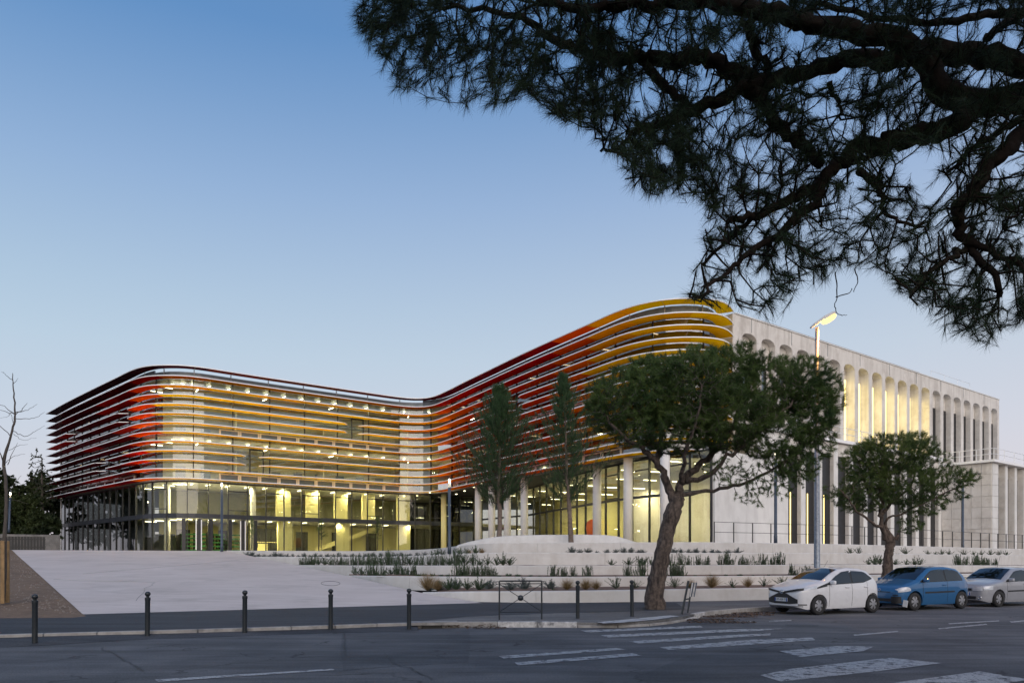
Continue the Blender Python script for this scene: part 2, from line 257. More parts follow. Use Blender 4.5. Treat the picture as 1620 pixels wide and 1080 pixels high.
M = dict(
 road=asphalt('road_asphalt', (.048, .052, .059), (.118, .120, .126), .85),
 strip=asphalt('strip_asphalt', (.035, .037, .042), (.06, .062, .068), .3),
 dark=asphalt('new_asphalt', (.030, .033, .039), (.043, .047, .054), 0),
 pave=asphalt('old_pavement', (.085, .085, .087), (.15, .148, .145), .4),
 patch=asphalt('patch_asphalt', (.044, .048, .054), (.088, .091, .098), .6),
 paint=worn_paint('worn_road_paint'),
 kerb=surf('kerb_concrete', (.22, .215, .205), (.36, .35, .335), 4, .85, bump=.3, stain=(2.5, (.1, .1, .1), .6)),
 kerbw=surf('painted_kerb', (.3, .3, .3), (.6, .6, .6), 9, .8, bump=.3, stain=(5, (.06, .065, .075), .9)),
 ramp=surf('pale_concrete', (.50, .445, .415), (.58, .52, .49), .35, .9, bump=.15, bscale=60, speck=(28, (.36, .325, .305), .35), stain=(.5, (.37, .335, .31), .6), streak=((.5, 3, 1), (.64, .59, .56), .45)),
 gravel=surf('gravel_soil', (.11, .07, .043), (.21, .14, .09), 6, .95, bump=1.0, bscale=22, speck=(38, (.24, .19, .15), .55), stain=(.8, (.06, .045, .032), .6), detail=8),
 soil=surf('bed_soil', (.12, .07, .045), (.22, .15, .11), 5, .95, bump=.8, bscale=25, speck=(20, (.3, .23, .18), .6)),
 wallw=surf('white_wall_concrete', (.52, .52, .51), (.63, .63, .62), .8, .75, bump=.06, bscale=14, stain=(1.1, (.44, .42, .39), .45), streak=((3, 3, .5), (.47, .45, .42), .35)),
 stone=surf('pale_stone', (.61, .585, .54), (.71, .685, .64), 1.1, .8, bump=.15, bscale=20, stain=(.7, (.40, .36, .31), .5), streak=((2.2, 2.2, .25), (.44, .41, .37), .6)),
 stone2=surf('pale_stone_facing', (.60, .57, .52), (.70, .67, .62), 1.6, .75, bump=.12, bscale=24, stain=(1.3, (.42, .37, .31), .45)),
 stonew=surf('white_render', (.64, .64, .62), (.72, .72, .70), 1.2, .85, bump=.1, bscale=18, streak=((1.2, 1.2, .4), (.50, .49, .47), .5)),
 column=surf('white_column', (.62, .61, .58), (.7, .69, .66), 1.5, .6),
 edge=surf('louvre_edge_metal', (.80, .81, .82), (.86, .87, .87), 2, .35, spec=.6),
 bracket=surf('steel_bracket', (.35, .34, .33), (.45, .44, .42), 8, .5, .4),
 black=surf('black_metal', (.012, .013, .015), (.022, .023, .026), 5, .4),
 iron=surf('dark_green_black_paint', (.012, .017, .021), (.022, .028, .033), 9, .38, bump=.1, bscale=60, world=False),
 blueM=surf('blue_grey_pole_paint', (.035, .055, .085), (.05, .07, .105), 6, .45),
 galv=surf('galvanised_steel', (.16, .19, .23), (.30, .34, .38), 14, .5, .5, bump=.15),
 parapet=surf('grey_metal_cladding', (.13, .16, .185), (.18, .21, .235), 2, .4, .3),
 soffit=surf('dark_soffit', (.012, .012, .012), (.02, .02, .019), 2, .6),
 ceil=surf('ceiling_slats', (.50, .49, .42), (.58, .57, .49), 2, .7, streak=((6, 6, 1), (.22, .21, .17), .7)),
 cream=surf('interior_cream_wall', (.42, .41, .30), (.54, .52, .39), .6, .8),
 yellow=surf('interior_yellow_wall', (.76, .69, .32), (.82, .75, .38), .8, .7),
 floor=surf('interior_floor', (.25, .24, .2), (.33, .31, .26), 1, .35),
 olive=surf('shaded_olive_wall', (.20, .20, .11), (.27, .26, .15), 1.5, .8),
 dblue=surf('dark_band', (.02, .024, .032), (.035, .04, .05), 2, .3),
 win=surf('dark_window', (.02, .025, .03), (.03, .036, .042), 2, .05, spec=.8),
 winb=surf('blind_window', (.12, .17, .20), (.17, .22, .26), 2, .12, spec=.8),
 gup=glass('upper_glass', (.88, .90, .88), 1.8, .12),
 glow_=glass('lower_glass', (.84, .86, .80), 1.6, .2),
 gred=glass('tinted_upper_glass', (.36, .33, .31), 2.5, .05),
 gdark=glass('dark_glass', (.34, .36, .36), 1.6, .25),
 louvre=louvre_mat(),
 lampw=glow('ceiling_lamp_light', (1, .88, .55), 7),
 lamp=glow('post_lamp_light', (1, .84, .58), 22),
 sodium=glow('sodium_lamp_light', (1, .55, .12), 3.2),
 litwin=glow('lit_window', (1, .78, .28), 2.2),
 litwhite=glow('lit_window_white', (1, .92, .66), 3),
 bark=surf('pine_bark', (.040, .031, .026), (.13, .10, .082), 9, .92, bump=1.0, bscale=9, streak=((11, 11, 2.6), (.012, .009, .008), .95)),
 barkd=surf('dark_bark', (.008, .0065, .006), (.030, .022, .018), 9, .95, bump=1.0, bscale=14, spec=.15),  # near-black: shade on the overhanging limbs put into the bark colour
 twig=surf('twig_bark', (.05, .042, .036), (.09, .078, .068), 9, .9),
 needle=leafmat('pine_needles', (.026, .060, .018), (.105, .160, .042), 1.3),
 needled=leafmat('shaded_pine_needles', (.010, .024, .011), (.030, .055, .022), 2.2, .08),  # the overhanging crown's own shade put into the needle colour
 needlef=leafmat('young_pine_needles', (.020, .052, .024), (.065, .125, .05), 2.5),
 leafd=leafmat('dark_leaves', (.010, .020, .008), (.045, .062, .020), .5),
 grey_leaf=leafmat('grey_green_leaves', (.09, .115, .115), (.18, .21, .20), 4),
 green_leaf=leafmat('green_leaves', (.045, .08, .045), (.10, .15, .085), 4),
 straw=leafmat('dry_grass', (.20, .14, .07), (.36, .27, .15), 5),
 litter=surf('leaf_litter', (.05, .03, .02), (.13, .08, .05), 8, .95, bump=1, bscale=30),
 wood=surf('stake_wood', (.20, .13, .06), (.32, .21, .10), 6, .8, bump=.4, bscale=12, streak=((14, 14, 1), (.11, .07, .04), .6)),
 green=surf('green_shelf_paint', (.02, .13, .03), (.04, .20, .05), 3, .5),
 orange=surf('orange_fabric', (.75, .13, .02), (.8, .17, .03), 3, .6),
 tyre=surf('tyre_rubber', (.012, .012, .013), (.02, .02, .021), 12, .8, world=False),
 rim=surf('wheel_cover_silver', (.42, .43, .45), (.5, .51, .53), 12, .3, .7, world=False),
 carglass=glass('car_glass', (.06, .07, .075), 1.9),
 trim=surf('black_car_plastic', (.012, .013, .015), (.02, .021, .023), 12, .45, world=False),
 lens=surf('headlight_lens', (.45, .48, .52), (.6, .63, .67), 10, .08, world=False, spec=.9),
 chrome=surf('chrome', (.7, .72, .75), (.8, .8, .82), 5, .12, 1.0, world=False),
 platew=surf('number_plate_white', (.62, .64, .66), (.66, .68, .7), 5, .5, world=False),
 plateb=surf('number_plate_blue', (.01, .06, .3), (.012, .08, .36), 5, .5, world=False),
 hill=surf('hill_ground', (.03, .035, .03), (.06, .065, .05), .02, 1),
)
def paint(name, c, flake=.0): 
    m = surf(name, c, tuple(min(1, k*1.04) for k in c), 3, .32, 0.15 if flake else 0, world=False, coat=.8, stain=(3.5, tuple(k*.72 for k in c), .30)); return m
# ---------------------------------------------------------------- plan of the glass building: outer edge of the top louvre
ZT = 19.3
ZL = [ZT] + [ZT-.93-.841*i for i in range(12)]           # 13 louvre heights, last is 9.12
TOPPX = [(72.6,654.4),(104.4,636.7),(148.9,614.3),(185.9,596.4),(205,586.6),(223,580.2),(237.8,577.7),(267.4,576.8),(300,578.1),(330.4,582.4),
 (376.3,589.8),(434,598.6),(487.4,606.6),(539.3,614.4),(587.4,621.6),(633.3,628.2),(655.6,630.3),(670.4,630.3),(685.2,627.7),(707.4,618.0),(740,601.5),
 (760,591.9),(823.7,560.9),(897.8,527.3),(940,508.6),(969.6,494.8),(999.3,484.0),(1037.8,475.0),(1073.3,471.5),(1103,471.1),(1125,472.4),(1147,476)]
raw = [at(u, v, FP*(ZT-CZ)/(VH-v)).to_2d() for u, v in TOPPX] + [Vector((15.3, 52.9)), Vector((15.75, 53.9))]
def catmull(pts, step=.35):
    o = []
    for i in range(len(pts)-1):
        p0, p1, p2, p3 = pts[max(i-1, 0)], pts[i], pts[i+1], pts[min(i+2, len(pts)-1)]
        n = max(2, int((p2-p1).length/.12))
        for k in range(n):
            t = k/n; o.append(.5*((2*p1)+(p2-p0)*t+(2*p0-5*p1+4*p2-p3)*t*t+(-p0+3*p1-3*p2+p3)*t**3))
    o.append(pts[-1]); return resample(o, step)
def resample(o, step):
    L_ = [0]
    for a, b in zip(o, o[1:]): L_.append(L_[-1]+(b-a).length)
    n = max(1, int(round(L_[-1]/step))); S = np.linspace(0, L_[-1], n+1)
    X = np.interp(S, L_, [p.x for p in o]); Y = np.interp(S, L_, [p.y for p in o]); return [Vector((float(a), float(b))) for a, b in zip(X, Y)]
def smooth(pts, it):
    for _ in range(it):
        pts = [pts[0]]+[(pts[i-1]+2*pts[i]+pts[i+1])/4 for i in range(1, len(pts)-1)]+[pts[-1]]
    return pts
def offset(pts, d):
    o = []
    for i, p in enumerate(pts):
        t = (pts[min(i+1, len(pts)-1)]-pts[max(i-1, 0)]).normalized(); o.append(p+Vector((-t.y, t.x))*d)
    return o
OUT = resample(smooth(catmull(raw), 14), .5)
NO = len(OUT); ST = (sum((b-a).length for a, b in zip(OUT, OUT[1:])))/(NO-1)
LEN = ST*(NO-1)
INN = offset(OUT, 1.14)                        # inner edge of the louvres
GLS = resample(smooth(offset(OUT, 1.27), 6)[3:], .45)                     # glass line, starts 1.4 m in from the louvre tips
def lerp_pts(pts, st, s):
    i = min(max(s/st, 0), len(pts)-1.0001); k = int(i); return pts[k].lerp(pts[k+1], i-k)
def s_of_u(u):
    us = [UC+FP*p.x/p.y for p in OUT]; return float(np.interp(u, us, [ST*i for i in range(NO)]))
def u_of_s(s):
    p = lerp_pts(OUT, ST, s); return UC+FP*p.x/p.y
def g_step(): return sum((b-a).length for a, b in zip(GLS, GLS[1:]))/(len(GLS)-1)
GST = g_step(); GLEN = GST*(len(GLS)-1)
def gp(s): return lerp_pts(GLS, GST, s)
def gs_of_u(u):
    us = [UC+FP*p.x/p.y for p in GLS]; return float(np.interp(u, us, [GST*i for i in range(len(GLS))]))
def g_chain(s0, s1):
    n = max(1, int(math.ceil((s1-s0)/.9))); return [gp(s0+(s1-s0)*k/n) for k in range(n+1)]
def ribbon_wall(mb, pts, z0, z1, t=.03):
    a = offset(pts, -t/2) if len(pts) > 1 else pts; b = offset(pts, t/2); n = len(pts); vs = []
    for p, q in zip(a, b): vs += [(p.x, p.y, z0), (p.x, p.y, z1), (q.x, q.y, z1), (q.x, q.y, z0)]
    fs = [(0, 1, 2, 3), tuple(4*(n-1)+k for k in (3, 2, 1, 0))]
    for i in range(n-1):
        for k in range(4): k2 = (k+1) % 4; fs.append((4*i+k, 4*(i+1)+k, 4*(i+1)+k2, 4*i+k2))
    return mb.add(vs, fs)
HUE = [(.24, .020, .050), (.78, .026, .010), (1.0, .34, .004), (1.0, .74, .0)]
def hue(h):
    h = max(0, min(1, h))*3; i = min(int(h), 2); f = h-i; return tuple(HUE[i][k]*(1-f)+HUE[i+1][k]*f for k in range(3))
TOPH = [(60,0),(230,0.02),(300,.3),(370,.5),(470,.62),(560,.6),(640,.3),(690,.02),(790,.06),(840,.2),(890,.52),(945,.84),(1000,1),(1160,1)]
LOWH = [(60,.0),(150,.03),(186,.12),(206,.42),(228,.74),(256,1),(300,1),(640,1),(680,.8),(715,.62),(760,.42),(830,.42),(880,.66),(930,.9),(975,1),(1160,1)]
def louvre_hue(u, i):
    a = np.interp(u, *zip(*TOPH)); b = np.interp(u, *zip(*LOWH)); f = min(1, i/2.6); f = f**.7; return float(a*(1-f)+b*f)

B = thing('louvred_building', 'curved glass building wrapped in red, orange and yellow louvres with white edges, lit from inside', 'building', (-25, 75, 2.5))
GAPS = {4: [(106, 114), (188.5, 195), (555, 573), (803, 812)], 5: [(106, 114), (188.5, 195), (555, 573), (803, 812)],
        9: [(153, 161), (394, 415), (735, 746)], 10: [(153, 161), (394, 415), (735, 746)]}
def louvre(i):
    z = ZL[i]; gaps = [(s_of_u(a), s_of_u(b)) for a, b in GAPS.get(i, [])]
    runs = []; s = 0.0
    for a, b in gaps: runs.append((s, a)); s = b
    runs.append((s, LEN))
    last = i == 0
    e = MB()
    root = None
    ends = []
    for a, b in runs:
        def wd(s, a=a, b=b):
            x = min((s-a) if a > 0 else 9, (b-s) if b < LEN else 9); return 1.05*min(1, .25+max(0, x)/1.0)
        ends.append((a, b, wd))
        n = max(2, int((b-a)/.6)); A = [lerp_pts(OUT, ST, a+(b-a)*k/n) for k in range(n+1)]; I = [lerp_pts(INN, ST, a+(b-a)*k/n) for k in range(n+1)]
        W_ = [wd(a+(b-a)*k/n)/1.05 for k in range(n+1)]
        edge = [I[k].lerp(A[k], W_[k]) for k in range(n+1)]
        ribbon_wall(e, edge, z-.04, z+.035, .05)
    root = e.build('louvre', M['edge'], B)
    bk = MB(); sp_ = []                        # brackets that tie the louvre back to the mullions
    for a, b, wd in ends:
        s = a+.9
        while s < b-.5:
            p, q = lerp_pts(OUT, ST, s), lerp_pts(INN, ST, s); d = (q-p).normalized(); p = p+d*.1; q = q+d*.12
            s += 3.6
            if i == 0: MB().seg(p, q, z-.03, z-.021, .025).seg(q-d*.08, q, z-.5, z-.032, .07).build('bracket', M['bracket'], root)
            else: bk.seg(p, q, z+.001, z+.06, .025)
    if i: bk.build('bracket', M['bracket'], root)['kind'] = 'stuff'
    L0 = 4.75
    for a, b, wd in ends:
        n = max(1, int(round((b-a)/L0)))
        for k in range(n):
            s0 = a+(b-a)*k/n; s1 = a+(b-a)*(k+1)/n-.02; m_ = max(3, int((s1-s0)/.7)); V = []; F = []
            for j in range(m_+1):
                s = s0+(s1-s0)*j/m_; A = lerp_pts(OUT, ST, s); I = lerp_pts(INN, ST, s); W_ = wd(s)/1.05; E_ = I.lerp(A, W_)
                dn = (I-A).normalized()*.03; E_ = E_+dn
                V += [(E_.x, E_.y, z), (I.x, I.y, z+.0), (I.x, I.y, z-.02), (E_.x, E_.y, z-.02)]
            for j in range(m_):
                for q in range(4): q2 = (q+1) % 4; F.append((4*j+q, 4*j+q2, 4*(j+1)+q2, 4*(j+1)+q))
            F += [(3, 2, 1, 0), tuple(4*m_+q for q in range(4))]
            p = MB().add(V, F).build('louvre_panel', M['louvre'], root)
            u = u_of_s((s0+s1)/2); h = louvre_hue(u, i)+random.uniform(-.045, .045)+(.26 if u < 215 and i > 1 and random.random() < .25 else 0); c = hue(h); g_ = random.uniform(.85, 1.12)*(.42 if i == 0 and u < 690 else .6 if i == 1 and u < 690 else 1)  # some left panels shifted redder to imitate patches of glow
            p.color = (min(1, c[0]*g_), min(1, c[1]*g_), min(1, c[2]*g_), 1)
for i in range(13): louvre(i)
S_COR = gs_of_u(232); S_CON = gs_of_u(655); S_END = GLEN
# grey parapet behind the top louvre, roof and floor slabs
for s0, s1, zt_ in ((0, S_COR+1.5, 19.24), (S_COR+1.5, S_CON+1, 19.02), (S_CON+1, GLEN, 19.24)):
    pr = MB(); ribbon_wall(pr, g_chain(s0, s1), ZL[1]+.02, zt_, .12); pr.build('parapet', M['parapet'], B)
plan = g_chain(.1, GLEN-.1) + [Vector((19, 57)), Vector((33, 76)), Vector((12, 112)), Vector((-50, 112)), Vector((-56, 95))]
inp = [p for p in offset(g_chain(.4, GLEN-.3), .35)] + [Vector((19, 58)), Vector((32, 76)), Vector((12, 111)), Vector((-49, 111)), Vector((-54.5, 95))]
MB().prism(inp, 18.5, 18.75).build('roof', M['parapet'], B)
for z in (13.18, 9.0): MB().prism(inp, z, z+.32).build('floor_slab', M['ceil'], B)
# stations along the glass
stat = []; s = 0.0
while s < GLEN-.4:
    stat.append(s); s += 3.0 if s < S_COR else 3.6
stat.append(GLEN)
mul = MB()
for s in stat:
    p = gp(s); q = gp(min(s+.05, GLEN)); m = MB(); d = (q-p).normalized() if (q-p).length > 1e-5 else Vector((1, 0))
    m.seg(p-d*.04, p+d*.04, 9.16, 18.4, .16); m.build('mullion', M['black'], B)
for a, b in zip(stat, stat[1:]):
    for z0, z1 in ((9.2, 13.28), (13.34, 18.36)):
        m = MB(); ribbon_wall(m, g_chain(a+.05, b-.05), z0, z1, .02); m.build('glass_pane', M['gred'] if (a < S_COR-1.5 or a > S_CON+4) else M['gup'], B)
# white spandrel windows on the straight runs
def spandrel(s0, s1, pitch, zb, zt, mats):
    n = int((s1-s0)/pitch)
    for k in range(n):
        a = s0+k*(s1-s0)/n+.03; b = s0+(k+1)*(s1-s0)/n-.03; pa, pb = gp(a), gp(b); d = (pb-pa).normalized(); nrm = Vector((-d.y, d.x))
        pa, pb = pa-nrm*.07, pb-nrm*.07; m = MB()
        m.seg(pa, pb, zb, zb+.1, .1); m.seg(pa, pb, zt-.1, zt, .1)
        m.seg(pa, pa+d*.14, zb+.1, zt-.1, .1); m.seg(pb-d*.14, pb, zb+.1, zt-.1, .1)
        o = m.build('spandrel_window', M['edge'], B)
        MB().seg(pa+d*.142, pb-d*.142, zb+.102, zt-.102, .05).build('pane', mats, o)
for (u0, u1, pitch) in ((88, 214, 2.6), (346, 633, 1.8), (725, 985, 2.2)):
    a, b = gs_of_u(u0), gs_of_u(u1)
    spandrel(a, b, pitch, 13.36, 14.02, M['winb']); spandrel(a, b, pitch, 9.17, 9.84, M['win'] if u0 != 346 else M['winb'])
# white corner pole at the far left end
p = gp(0); MB().seg(p-Vector((.05, 0)), p+Vector((.09, 0)), 2.4, 19.0, .14).build('corner_post', M['edge'], B)
# tall opening frames in the louvre gaps
for (u0, u1, z0, z1) in ((555, 573, ZL[6], ZL[3]), (394, 415, ZL[11], ZL[8])):
    a, b = gs_of_u(u0), gs_of_u(u1); m = MB()
    for s in (a, b):
        p = gp(s); q = gp(s+.08); n = Vector((-(q-p).y, (q-p).x)).normalized(); p = p-n*.12; q = q-n*.12; m.seg(p, q, z0+.05, z1-.06, .14)
    pa, pb = gp(a), gp(b); n = Vector((-(pb-pa).y, (pb-pa).x)).normalized(); m.seg(pa-n*.12, pb-n*.12, z1-.2, z1-.06, .16)
    m.build('window_frame', M['black'], B)

# ---- ground storeys: front wall runs straight on into the undercroft, then a second glass wall comes forward
g0 = [gp(GLEN*0+k*S_CON/60) for k in range(61)]
dv = (g0[-1]-g0[-8]).normalized(); dv = Vector((.86, .51)).lerp(dv, .3).normalized()
CORN = Vector((-4.4, 0)); t = (CORN.x-g0[-1].x)/dv.x; CORN = g0[-1]+dv*t
RG = [CORN, Vector((1.7, 77.5)), Vector((7.0, 60.5)), Vector((9.1, 55.6)), Vector((13.1, 49.7))]
RG = resample(RG, .5)
FRONT = resample(g0+[CORN], .3); FL = sum((b-a).length for a, b in zip(FRONT, FRONT[1:])); RL = sum((b-a).length for a, b in zip(RG, RG[1:]))
def storey(pts, L_, pitch, glass_m, s0=0.0, z_band=(5.55, 5.98), zt=8.98, doors=(), first=True, glass_fn=None):
    st = L_/(len(pts)-1); n = int(round((L_-s0)/pitch)); P_ = lambda s: lerp_pts(pts, st, s)
    band = MB(); ribbon_wall(band, [P_(s0+(L_-s0)*k/40) for k in range(41)], z_band[0], z_band[1], .16); band.build('floor_band', M['dblue'], B)
    top = MB(); ribbon_wall(top, [P_(s0+(L_-s0)*k/40) for k in range(41)], zt-.12, zt, .14); top.build('head_rail', M['black'], B)
    for k in range(n+1):
        s = s0+(L_-s0)*k/n; s = min(s, L_-.06); p, q = P_(s), P_(s+.05); d = (q-p).normalized()
        MB().seg(p-d*.035, p+d*.035, 2.5, zt-.12, .18).build('mullion', M['black'], B)
        if k == n: break
        e = s0+(L_-s0)*(k+1)/n; gm = glass_fn(s) if glass_fn else glass_m
        for z0, z1 in ((2.55, z_band[0]), (z_band[1], zt-.12)):
            ch = [P_(s+.04+(e-s-.08)*j/2) for j in range(3)]; m = MB(); ribbon_wall(m, ch, z0, z1, .02); m.build('glass_pane', gm, B)
        if k % 2 == 0 and s > 26:
            m = MB(); ch = [P_(s+.04), P_(e-.04)]; m.seg(ch[0], ch[1], 8.15, 8.24, .14); m.seg(ch[0], ch[1], 6.35, 6.42, .14) if k % 4 == 0 else None; m.build('transom', M['black'], B)
def front_glass(s): return M['gdark'] if (s > S_CON+.5) else (M['gdark'] if s < 24 else M['glow_'])
storey(FRONT, FL, 1.85, None, glass_fn=front_glass)
storey(RG, RL, 1.9, M['glow_'], z_band=(6.15, 6.32))
# undercroft soffit (black) with small spotlights
sof = [gp(S_CON+(GLEN-S_CON)*k/40) for k in range(41)]
sof = offset(sof, -.02); MB().poly([(p.x, p.y) for p in sof]+[(p.x, p.y) for p in RG[::-1]]+[(g0[-1].x, g0[-1].y)], 8.97).build('soffit', M['soffit'], B)
# mezzanine and ground slabs inside
mez = offset(FRONT[4:], .4); MB().prism(mez+[Vector((3, 96)), Vector((-10, 111)), Vector((-49, 111)), Vector((-53, 96))], 5.62, 5.92).build('floor_slab', M['ceil'], B)
MB().prism([p for p in offset(FRONT, .1)]+[p for p in offset(RG, .1)[4:]]+[Vector((24, 60)), Vector((30, 76)), Vector((12, 111)), Vector((-49, 111)), Vector((-55, 96))], 2.40, 2.53).build('ground_floor', M['floor'], B)
# inner walls
def iwall(a, b, z0, z1, m, name='inner_wall'): return MB().seg(a, b, z0, z1, .2).build(name, m, B)
for z0, z1 in ((9.32, 13.18), (13.5, 18.5)):
    iwall((-50, 97), (-36.6, 79.5), z0, z1, M['soffit']); iwall((-36.6, 79.5), (-9.5, 97), z0, z1, M['cream'])
    iwall((-6, 94), (14.5, 64), z0, z1, M['parapet'])
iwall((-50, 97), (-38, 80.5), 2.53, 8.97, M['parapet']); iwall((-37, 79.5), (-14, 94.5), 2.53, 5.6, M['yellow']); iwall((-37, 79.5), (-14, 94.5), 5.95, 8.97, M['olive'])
for q in range(6):
    a_ = Vector((-37, 79.5)).lerp(Vector((-14, 94.5)), .06+q*.155); b_ = Vector((-37, 79.5)).lerp(Vector((-14, 94.5)), .06+q*.155+.05); nq = Vector((.55, -.84))*.16; MB().seg(a_+nq, b_+nq, 2.53, 4.9, .06).build('inner_door', M['black'], B)
MB().seg(at(404, 868, 80).to_2d(), at(462, 868, 83.5).to_2d(), 2.54, 5.0, .2).build('dark_partition', M['soffit'], B)
for q in range(14): p_ = at(408+q*3.8, 868, 79.7+q*.24); MB().box((p_.x, p_.y, 3.55), (.14, .05, .05)).build('amber_lamp', M['litwin'], B)
iwall((-14, 95), (-7, 101), 2.53, 8.97, M['soffit']); iwall((3, 96), (8.5, 80), 2.53, 8.97, M['yellow']); iwall((8.5, 80), (21, 60), 2.53, 8.97, M['yellow'])
# doors and pale panels along the inner wall of the front wing
wa, wb_ = Vector((-36.6, 79.5)), Vector((-9.5, 97)); dw = (wb_-wa).normalized(); nw = Vector((dw.y, -dw.x))
for z0 in (9.32, 13.5):
    for k in range(12):
        a = wa+dw*(1.2+k*2.5)+nw*.16
        MB().seg(a, a+dw*1.0, z0, z0+2.25, .06).build('inner_door', M['winb'] if (k+int(z0)) % 3 else M['parapet'], B)
    for k in (2, 5, 8):
        a = wa+dw*(k*3.3)+nw*.2; MB().seg(a, a+nw*(3.4 if k != 5 else 2.2), z0, z0+3.8, .12).build('partition', M['cream'], B)
    a = wa+dw*1.5+nw*3.2; MB().tube([(a.x, a.y, z0+3.3), (a.x+dw.x*24, a.y+dw.y*24, z0+3.3)], .22, 10).build('duct', M['parapet'], B)
# tall yellow fins behind the glass of the front wing
for k in range(7):
    s = gs_of_u(452)+k*3.2
    if s > S_CON-1: break
    a, b = gp(s), gp(s+1.5); n = Vector((-(b-a).y, (b-a).x)).normalized()
    MB().seg(a+n*2.6, b+n*2.6, 5.95, 8.95, .3).build('yellow_fin', M['yellow'], B)
    if k % 2 == 0: MB().seg(a+n*2.2, b+n*2.2, 2.55, 5.6, .3).build('yellow_fin', M['yellow'], B)
for u in (266, 405):
    p = gp(gs_of_u(u)); n = Vector((-.45, .89)); q = p+n*2.0; MB().lathe([(.28, 2.53), (.28, 8.9)], (q.x, q.y, 0), 14).build('column', M['column'], B, True)
# ceiling lamps (strips) with their own light
lampme = MB().box((0, 0, 0), (.09, 1.1, .05)).mesh('ceiling_lamp', M['lampw']); spotme = MB().lathe([(.10, -.03), (.10, .0)], n=10).mesh('spotlight', M['lampw'])
NL = 0
def lamp(p, z, ang, me=lampme, power=0, col=(1, .86, .52)):
    global NL
    o = link('ceiling_lamp' if me is lampme else 'spotlight', me, B); o.location = Vector((p.x, p.y, z))-ORG[B.name]; o.rotation_euler = (0, 0, ang)
    if power:
        l = bpy.data.lights.new('ceiling_light', 'AREA'); l.shape = 'RECTANGLE'; l.size = .3; l.size_y = 1.5; l.energy = power*.55; l.color = col
        lo = bpy.data.objects.new('ceiling_light', l); C.objects.link(lo); lo.parent = o; lo.location = (0, 0, -.05); NL += 1
k = 0; s = 1.5
while s < GLEN-2:
    a, b = gp(s), gp(s+.3); d = (b-a).normalized(); n = Vector((-d.y, d.x)); ang = math.atan2(n.y, n.x)-R(90)
    for z in (13.05, 18.35):
        left = s < S_COR-3
        dim = left or s > S_CON+5
        if not dim or k % 3 == 0: lamp(a+n*2.2, z, ang, lampme, (300 if not dim else 60) if k % 2 == 0 else 0)
        if k % 4 == 1 and not dim: lamp(a+n*4.6+d*.8, z, ang)
    if 22 < s < S_CON:
        lamp(a+n*2.4, 8.88, ang, lampme, (380 if s > 26 else 0) if k % 2 == 0 else 0); lamp(a+n*2.4+d*.5, 5.53, ang, lampme, (360 if s > 26 else 40) if k % 2 == 1 else 0)
    s += 1.85 if s > S_COR else 2.6; k += 1
RST = RL/(len(RG)-1)
for k in range(12):
    s = 5+k*3.2
    if s > RL-1: break
    a = lerp_pts(RG, RST, s); b = lerp_pts(RG, RST, s+.3); d = (b-a).normalized(); n = Vector((-d.y, d.x)); 
    if n.x < 0: n = -n
    for j, off in enumerate((2.0, 4.6)):
        lamp(a+n*off, 8.8-1.1*(k % 2), math.atan2(d.y, d.x), lampme, 260 if (k+j) % 2 == 0 else 0)
for (u, v, Y) in ((680, 788, 82), (705, 808, 86), (698, 814, 90), (735, 795, 80), (750, 786, 76), (660, 797, 86), (762, 777, 72), (722, 800, 84)):
    p = at(u, v, Y); lamp(p, 8.95, 0, spotme)
# columns of the red wing
for k, (u, Y) in enumerate(((756.5, 75.2), (778, 72.8), (802.5, 70.3), (829.5, 67.6), (944.5, 58.6), (993.5, 54.4), (1052, 51.0))):
    x = (u-UC)/FP*Y; MB().lathe([(.33, 2.45), (.33, 8.96)], (x, Y, 0), 18).build('column', M['column'], B, True)
x0 = at(702, 800, 84); MB().lathe([(.3, 2.45), (.3, 8.96)], (x0.x, x0.y, 0), 14).build('column', M['yellow'], B, True)  # yellow lamplight on this column put into its colour

# entrance door frames in the front wall
for u, wd_ in ((291, .34), (315, .42), (333, .34), (363, .34), (384, .42), (403, .34)):
    s = gs_of_u(u); p, q = gp(s), gp(s+.1); d = (q-p).normalized(); n = Vector((-d.y, d.x)); MB().seg(p-n*.16-d*wd_/2, p-n*.16+d*wd_/2, 2.5, 5.5, .12).build('door_frame', M['black'], B)
for u in (309.5, 317.5, 379, 386.5):
    s = gs_of_u(u); p, q = gp(s), gp(s+.1); d = (q-p).normalized(); n = Vector((-d.y, d.x)); MB().seg(p-n*.27-d*.04, p-n*.27+d*.04, 2.6, 5.4, .05).build('door_handle', M['edge'], B)
# things inside the ground floor
def inside(name, label, cat, u, Y, fn):
    t = thing(name, label, cat, ((u-UC)/FP*Y, Y, 2.53)); fn(t); return t
def counter(t):
    MB().box((0, 0, .7), (3.0, .8, 1.4)).build('counter_body', M['black'], t, local=True); MB().box((.6, 0, 1.55), (1.8, .5, .3)).build('counter_top', M['black'], t, local=True)
inside('reception_counter', 'dark reception block standing behind the glass of the rounded corner', 'counter', 252, 75.5, counter)
def shelf(t):
    for x in (-1.3, 0, 1.3): MB().box((x, .02, .95), (.05, .42, 1.9)).build('upright', M['black'], t, local=True)
    for z in (.15, .55, .95, 1.35, 1.75): MB().box((0, 0, z), (2.5, .36, .16)).build('shelf_board', M['green'], t, local=True)
for u, Y, w_ in ((307, 77.5, 'left of the entrance post'), (337, 79, 'behind the entrance lamp post'), (362, 80.5, 'right of the entrance lamp post')):
    inside('green_shelving', 'green shelving unit seen through the ground floor glass, '+w_, 'shelving', u, Y, shelf)
def sofa(t):
    MB().box((0, 0, .25), (1.0, .8, .3)).build('seat', M['yellow'], t, local=True); MB().box((0, .35, .6), (1.0, .15, .5)).build('backrest', M['yellow'], t, local=True)
    for x in (-.45, .45): MB().box((x, -.05, .06), (.06, .5, .12)).build('leg', M['black'], t, local=True)
inside('yellow_bench', 'pale yellow bench inside the glass near the small palm shaped sapling', 'bench', 414, 79.5, sofa)
